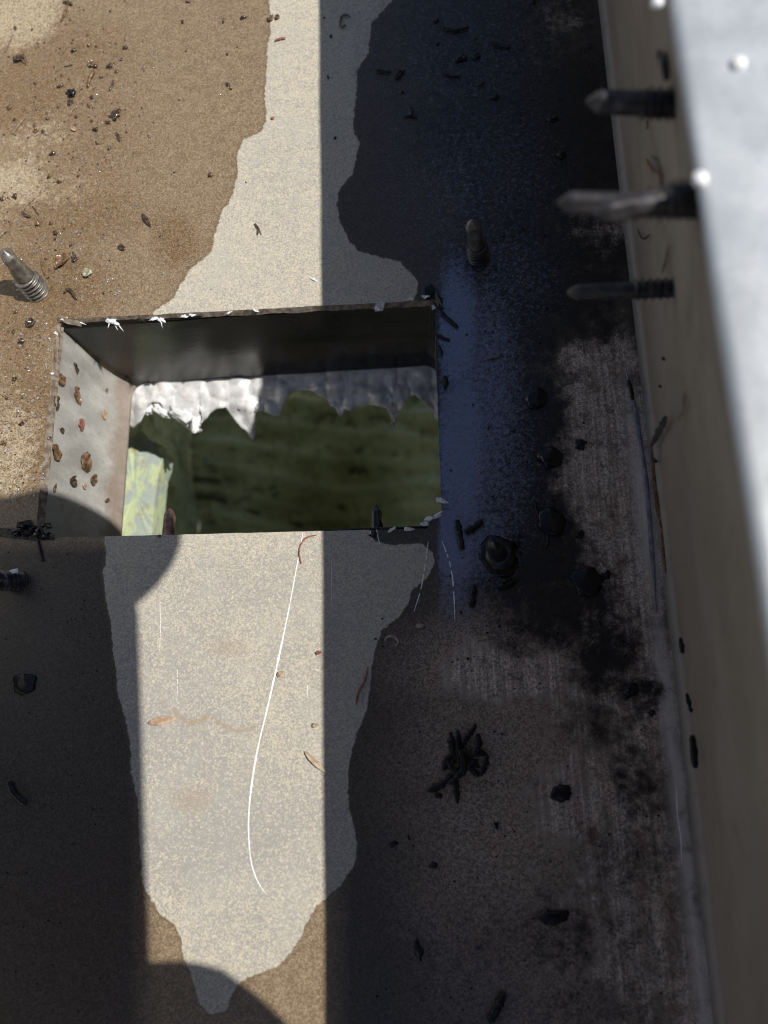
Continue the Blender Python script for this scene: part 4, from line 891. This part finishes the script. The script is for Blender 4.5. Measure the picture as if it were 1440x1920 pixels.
wtwig([(1284, 735), (1281, 765), (1272, 788)], .7*MM, 'pale curved sliver on the wall below the screws', 'drygrey', 'sliver')
wtwig([(1276, 1196), (1280, 1225)], 1.3*MM, 'black strip in the wall corner, upper of three', 'black')
wtwig([(1288, 1300), (1296, 1335)], 1.2*MM, 'black strip in the wall corner, middle of three', 'black')
wtwig([(1298, 1378), (1304, 1440)], 1.9*MM, 'black strip in the wall corner, lowest and longest of three', 'black')
for x, y in [(1237, 722), (1243, 670)]:
    wtwig([(x, y), (x+2, y+5)], .9*MM, 'tiny black pellet on the wall, %s of the pair' % ('lower' if y > 700 else 'upper'), 'black', 'pellet')
for pts, lab in [([(1178, 712), (1184, 735), (1186, 750)], 'black curved sliver at the foot of the side wall')]: twig(pts, 1.3*MM, 'black', lab, 'sliver', 'sliver')

# wet leaf scraps stuck on the left wall of the outlet
def owall(px, py):
    p = at(px, py, -20*MM)
    for _ in range(30):
        z = -(p.x-(-134.6*MM)); t = max(0, min(1, -p.z/.049)); xw = (-135.6+1.5*t+5.5*max(0, (t-.5)/.5)**2.2)*MM
        r = ray(px, py); p = CAM+r*((xw+.5*MM-CAM.x)/r.x)
    return p
for k, (px, py, w, h, r_, mt, lab) in enumerate([(110, 712, 26, 26, .3, 'barkbrown', 'crumpled scrap high on the left outlet wall'), (100, 755, 18, 34, .1, 'bark', 'dark scrap clinging under the left edge of the cut'), (141, 742, 30, 26, -.7, 'barkbrown', 'brown scrap with a dark end near the top of the left outlet wall'),
    (148, 797, 20, 26, -.9, 'redstalk', 'reddish scrap in the middle of the left outlet wall'), (191, 778, 14, 26, .4, 'leaf', 'orange seed wing on the left outlet wall nearest the opening'), (112, 807, 11, 12, 0, 'bark', 'small dark speck on the left outlet wall'),
    (100, 848, 30, 30, -.5, 'barkbrown', 'brown scrap touching the left cut edge halfway down'), (157, 866, 36, 46, .6, 'barkbrown', 'largest orange-brown scrap on the left outlet wall'), (133, 903, 20, 26, .2, 'bark', 'dark scrap below the largest on the left outlet wall'),
    (171, 900, 18, 32, -.6, 'barkbrown', 'tan scrap right below the largest on the left outlet wall'), (154, 912, 12, 14, 0, 'leaf', 'small orange speck between two scraps low on the outlet wall'), (197, 938, 16, 9, .5, 'barkbrown', 'brown chip at the shadow edge on the outlet wall'),
    (138, 690, 20, 8, -.8, 'bark', 'narrow stick high on the left outlet wall'), (98, 915, 7, 22, -.3, 'barkbrown', 'thin upright stick low on the left outlet wall'), (196, 732, 8, 10, 0, 'barkbrown', 'faint speck near the opening on the outlet wall')]):
    p = owall(px, py)
    # the wall is seen obliquely, so real widths down the wall are larger than they look
    flake(px, py, w*1.6, h*1.1, r_, mt, lab, 'leaf_scrap', 'leaf scrap', None, p+Vector((1.0*MM, 0, 0)), True)

# white beads standing in for glints on the lip
for k, (px, py, w) in enumerate([(1385, 120, 2.6), (1312, 336, 2.6), (1232, 4, 2.2)]):
    me = blob_mesh(w/2*MM, .8, k, 3, .15); o = link('glint_bead', me, M['bright'], None, ['bright round glint bead on the sunlit lip, upper right', 'bright glint bead at the inner edge of the lip by the double screw', 'pale glint bead at the top of the lip edge'][k], 'bead', smooth=True)
    o.location = at(px, py, HT+.6*MM)

# ------------------------------------------------------------------ the phone that took the picture, and its holder (outside the frame)
Rc = R.to_4x4()
def cf(x, y, z): return CAM + R @ Vector((x, y, z))*1.0
def cf_from_shadow(px, py, zc):
    """point on the plane z=zc of the camera frame whose shadow falls on this floor pixel"""
    g = at(px, py); nrm = R @ Vector((0, 0, 1)); p0 = cf(0, 0, zc); t = (p0-g).dot(nrm)/SUN.dot(nrm)
    w = g+SUN*t; v = R.transposed() @ (w-CAM); return v
ph = empty('phone', cf(0, 0, 0), 'black smartphone held level above the gutter, outside the photo, seen by its shadow', 'phone')
pr_ = [cf_from_shadow(x, y, 5*MM) for x, y in [(250, 1160), (262, 1440), (268, 1782)]]
XR = pr_[0].x*.5+pr_[1].x*.5; YT = pr_[0].y; print('phone right', XR, 'top', YT, 'bottom', pr_[2].y)
def rbox(x0, x1, y0, y1, z0, z1, r):
    ring = []
    for cx, cy, a0 in [(x1-r, y1-r, 0), (x0+r, y1-r, 90), (x0+r, y0+r, 180), (x1-r, y0+r, 270)]:
        for k in range(7): a = math.radians(a0+k*15); ring.append((cx+r*math.cos(a), cy+r*math.sin(a)))
    n_ = len(ring); V = [(x, y, z0) for x, y in ring]+[(x, y, z1) for x, y in ring]
    V = [R @ Vector((v[0]+(YT-v[1])*TURN, v[1], v[2])) for v in V]
    return mesh(V, [tuple(range(n_))[::-1], tuple(range(n_, 2*n_))]+[(i, (i+1) % n_, (i+1) % n_+n_, i+n_) for i in range(n_)])
TURN = (pr_[2].x-pr_[0].x)/(pr_[0].y-pr_[2].y); XR = pr_[0].x; YT = max(YT+9*MM, 12*MM)
link('body', rbox(XR-74*MM, XR, YT-150*MM, YT, 1.5*MM, 9.5*MM, 9*MM), M['phone'], ph)
link('screen', rbox(XR-71*MM, XR-3*MM, YT-147*MM, YT-3*MM, 9.6*MM, 9.9*MM, 7*MM), M['phone'], ph)

def skin_body():
    me = bpy.data.meshes.new('m'); V = []; E_ = []; Rr = []
    def add(p, r, prev=None):
        V.append(tuple(p)); Rr.append(r); i = len(V)-1
        if prev is not None: E_.append((prev, i))
        return i
    pel = add((-.10, -.62, -.62), .15); w1 = add((-.10, -.62, -.42), .14, pel); ch = add((-.10, -.60, -.16), .16, w1); nb = add((-.10, -.57, .03), .09, ch); nk = add((-.10, -.53, .10), .055, nb)
    h1 = add((-.10, -.49, .19), .085, nk); h2 = add((-.10, -.475, .28), .095, h1); add((-.10, -.49, .35), .06, h2)
    for sx in (-1, 1):
        hp = add((-.10+sx*.10, -.62, -.74), .10, pel); kn = add((-.10+sx*.12, -.60, -1.14), .065, hp); an = add((-.10+sx*.12, -.62, -1.56), .045, kn); add((-.10+sx*.12, -.50, -1.62), .04, an)
    # hands: knuckles placed where their shadow edges fall
    def S_(px, py, zc=4*MM): 
        v = cf_from_shadow(px, py, zc); return cf(v.x, v.y, v.z)
    # left hand reaches over the far end of the phone
    s1 = add((-.29, -.58, -.03), .06, nb); e1 = add((-.42, -.36, .02), .045, s1); wr = add(S_(-480, 1170, 16*MM), .030, e1); pm = add(S_(-250, 1100, 22*MM), .032, wr); pm2 = add(S_(-20, 1100, 22*MM), .030, pm)
    f1 = add(S_(140, 1040, 22*MM), .027, pm2); f2 = add(S_(216, 1012, 20*MM), .027, f1); add(S_(325, 1075, 16*MM), .017, f2)
    # right hand under the near end
    s2 = add((.09, -.58, -.03), .06, nb); e2 = add((.16, -.36, .00), .045, s2); wr2 = add(S_(520, 2450, 30*MM), .030, e2); pq = add(S_(420, 2220, 30*MM), .033, wr2); pq2 = add(S_(285, 2075, 30*MM), .036, pq)
    k1 = add(S_(230, 1975, 30*MM), .030, pq2); add(S_(100, 1960, 30*MM), .022, k1)
    k3 = add(S_(380, 1972, 30*MM), .015, pq2)
    me.from_pydata(V, E_, []); o = link('person', me, M['cloth'], None, 'person in dark clothes leaning over the gutter to photograph it, outside the photo', 'person')
    md = o.modifiers.new('skin', 'SKIN')
    for i, d_ in enumerate(me.skin_vertices[0].data): d_.radius = (Rr[i], Rr[i]); d_.use_root = (i == 0)
    sb = o.modifiers.new('sub', 'SUBSURF'); sb.levels = 2; sb.render_levels = 2; md.use_smooth_shade = True
    s = NT('clothes_and_skin'); sp = s.t.nodes.new('ShaderNodeSeparateXYZ'); s.L(s.tc.outputs['Object'], sp.inputs[0])
    hand = s.ramp(sp.outputs[1], -.16, -.15); face = s.ramp(sp.outputs[2], .085, .09)
    m_ = s.set(col=s.mix(s.math('MAXIMUM', hand, face), (.04, .05, .09), (.45, .28, .20)), rough=.8); me.materials.clear(); me.materials.append(m_)
    b = bmesh.new(); bmesh.ops.create_uvsphere(b, u_segments=20, v_segments=12, radius=.108)
    bmesh.ops.delete(b, geom=[v for v in b.verts if v.co.z < -.01 and v.co.y > -.03], context='VERTS')
    hm = bpy.data.meshes.new('m'); b.to_mesh(hm); b.free(); h = link('hair', hm, M['hair'], o, smooth=True); h.location = (-.10, -.49, .28)
    return o
skin_body()
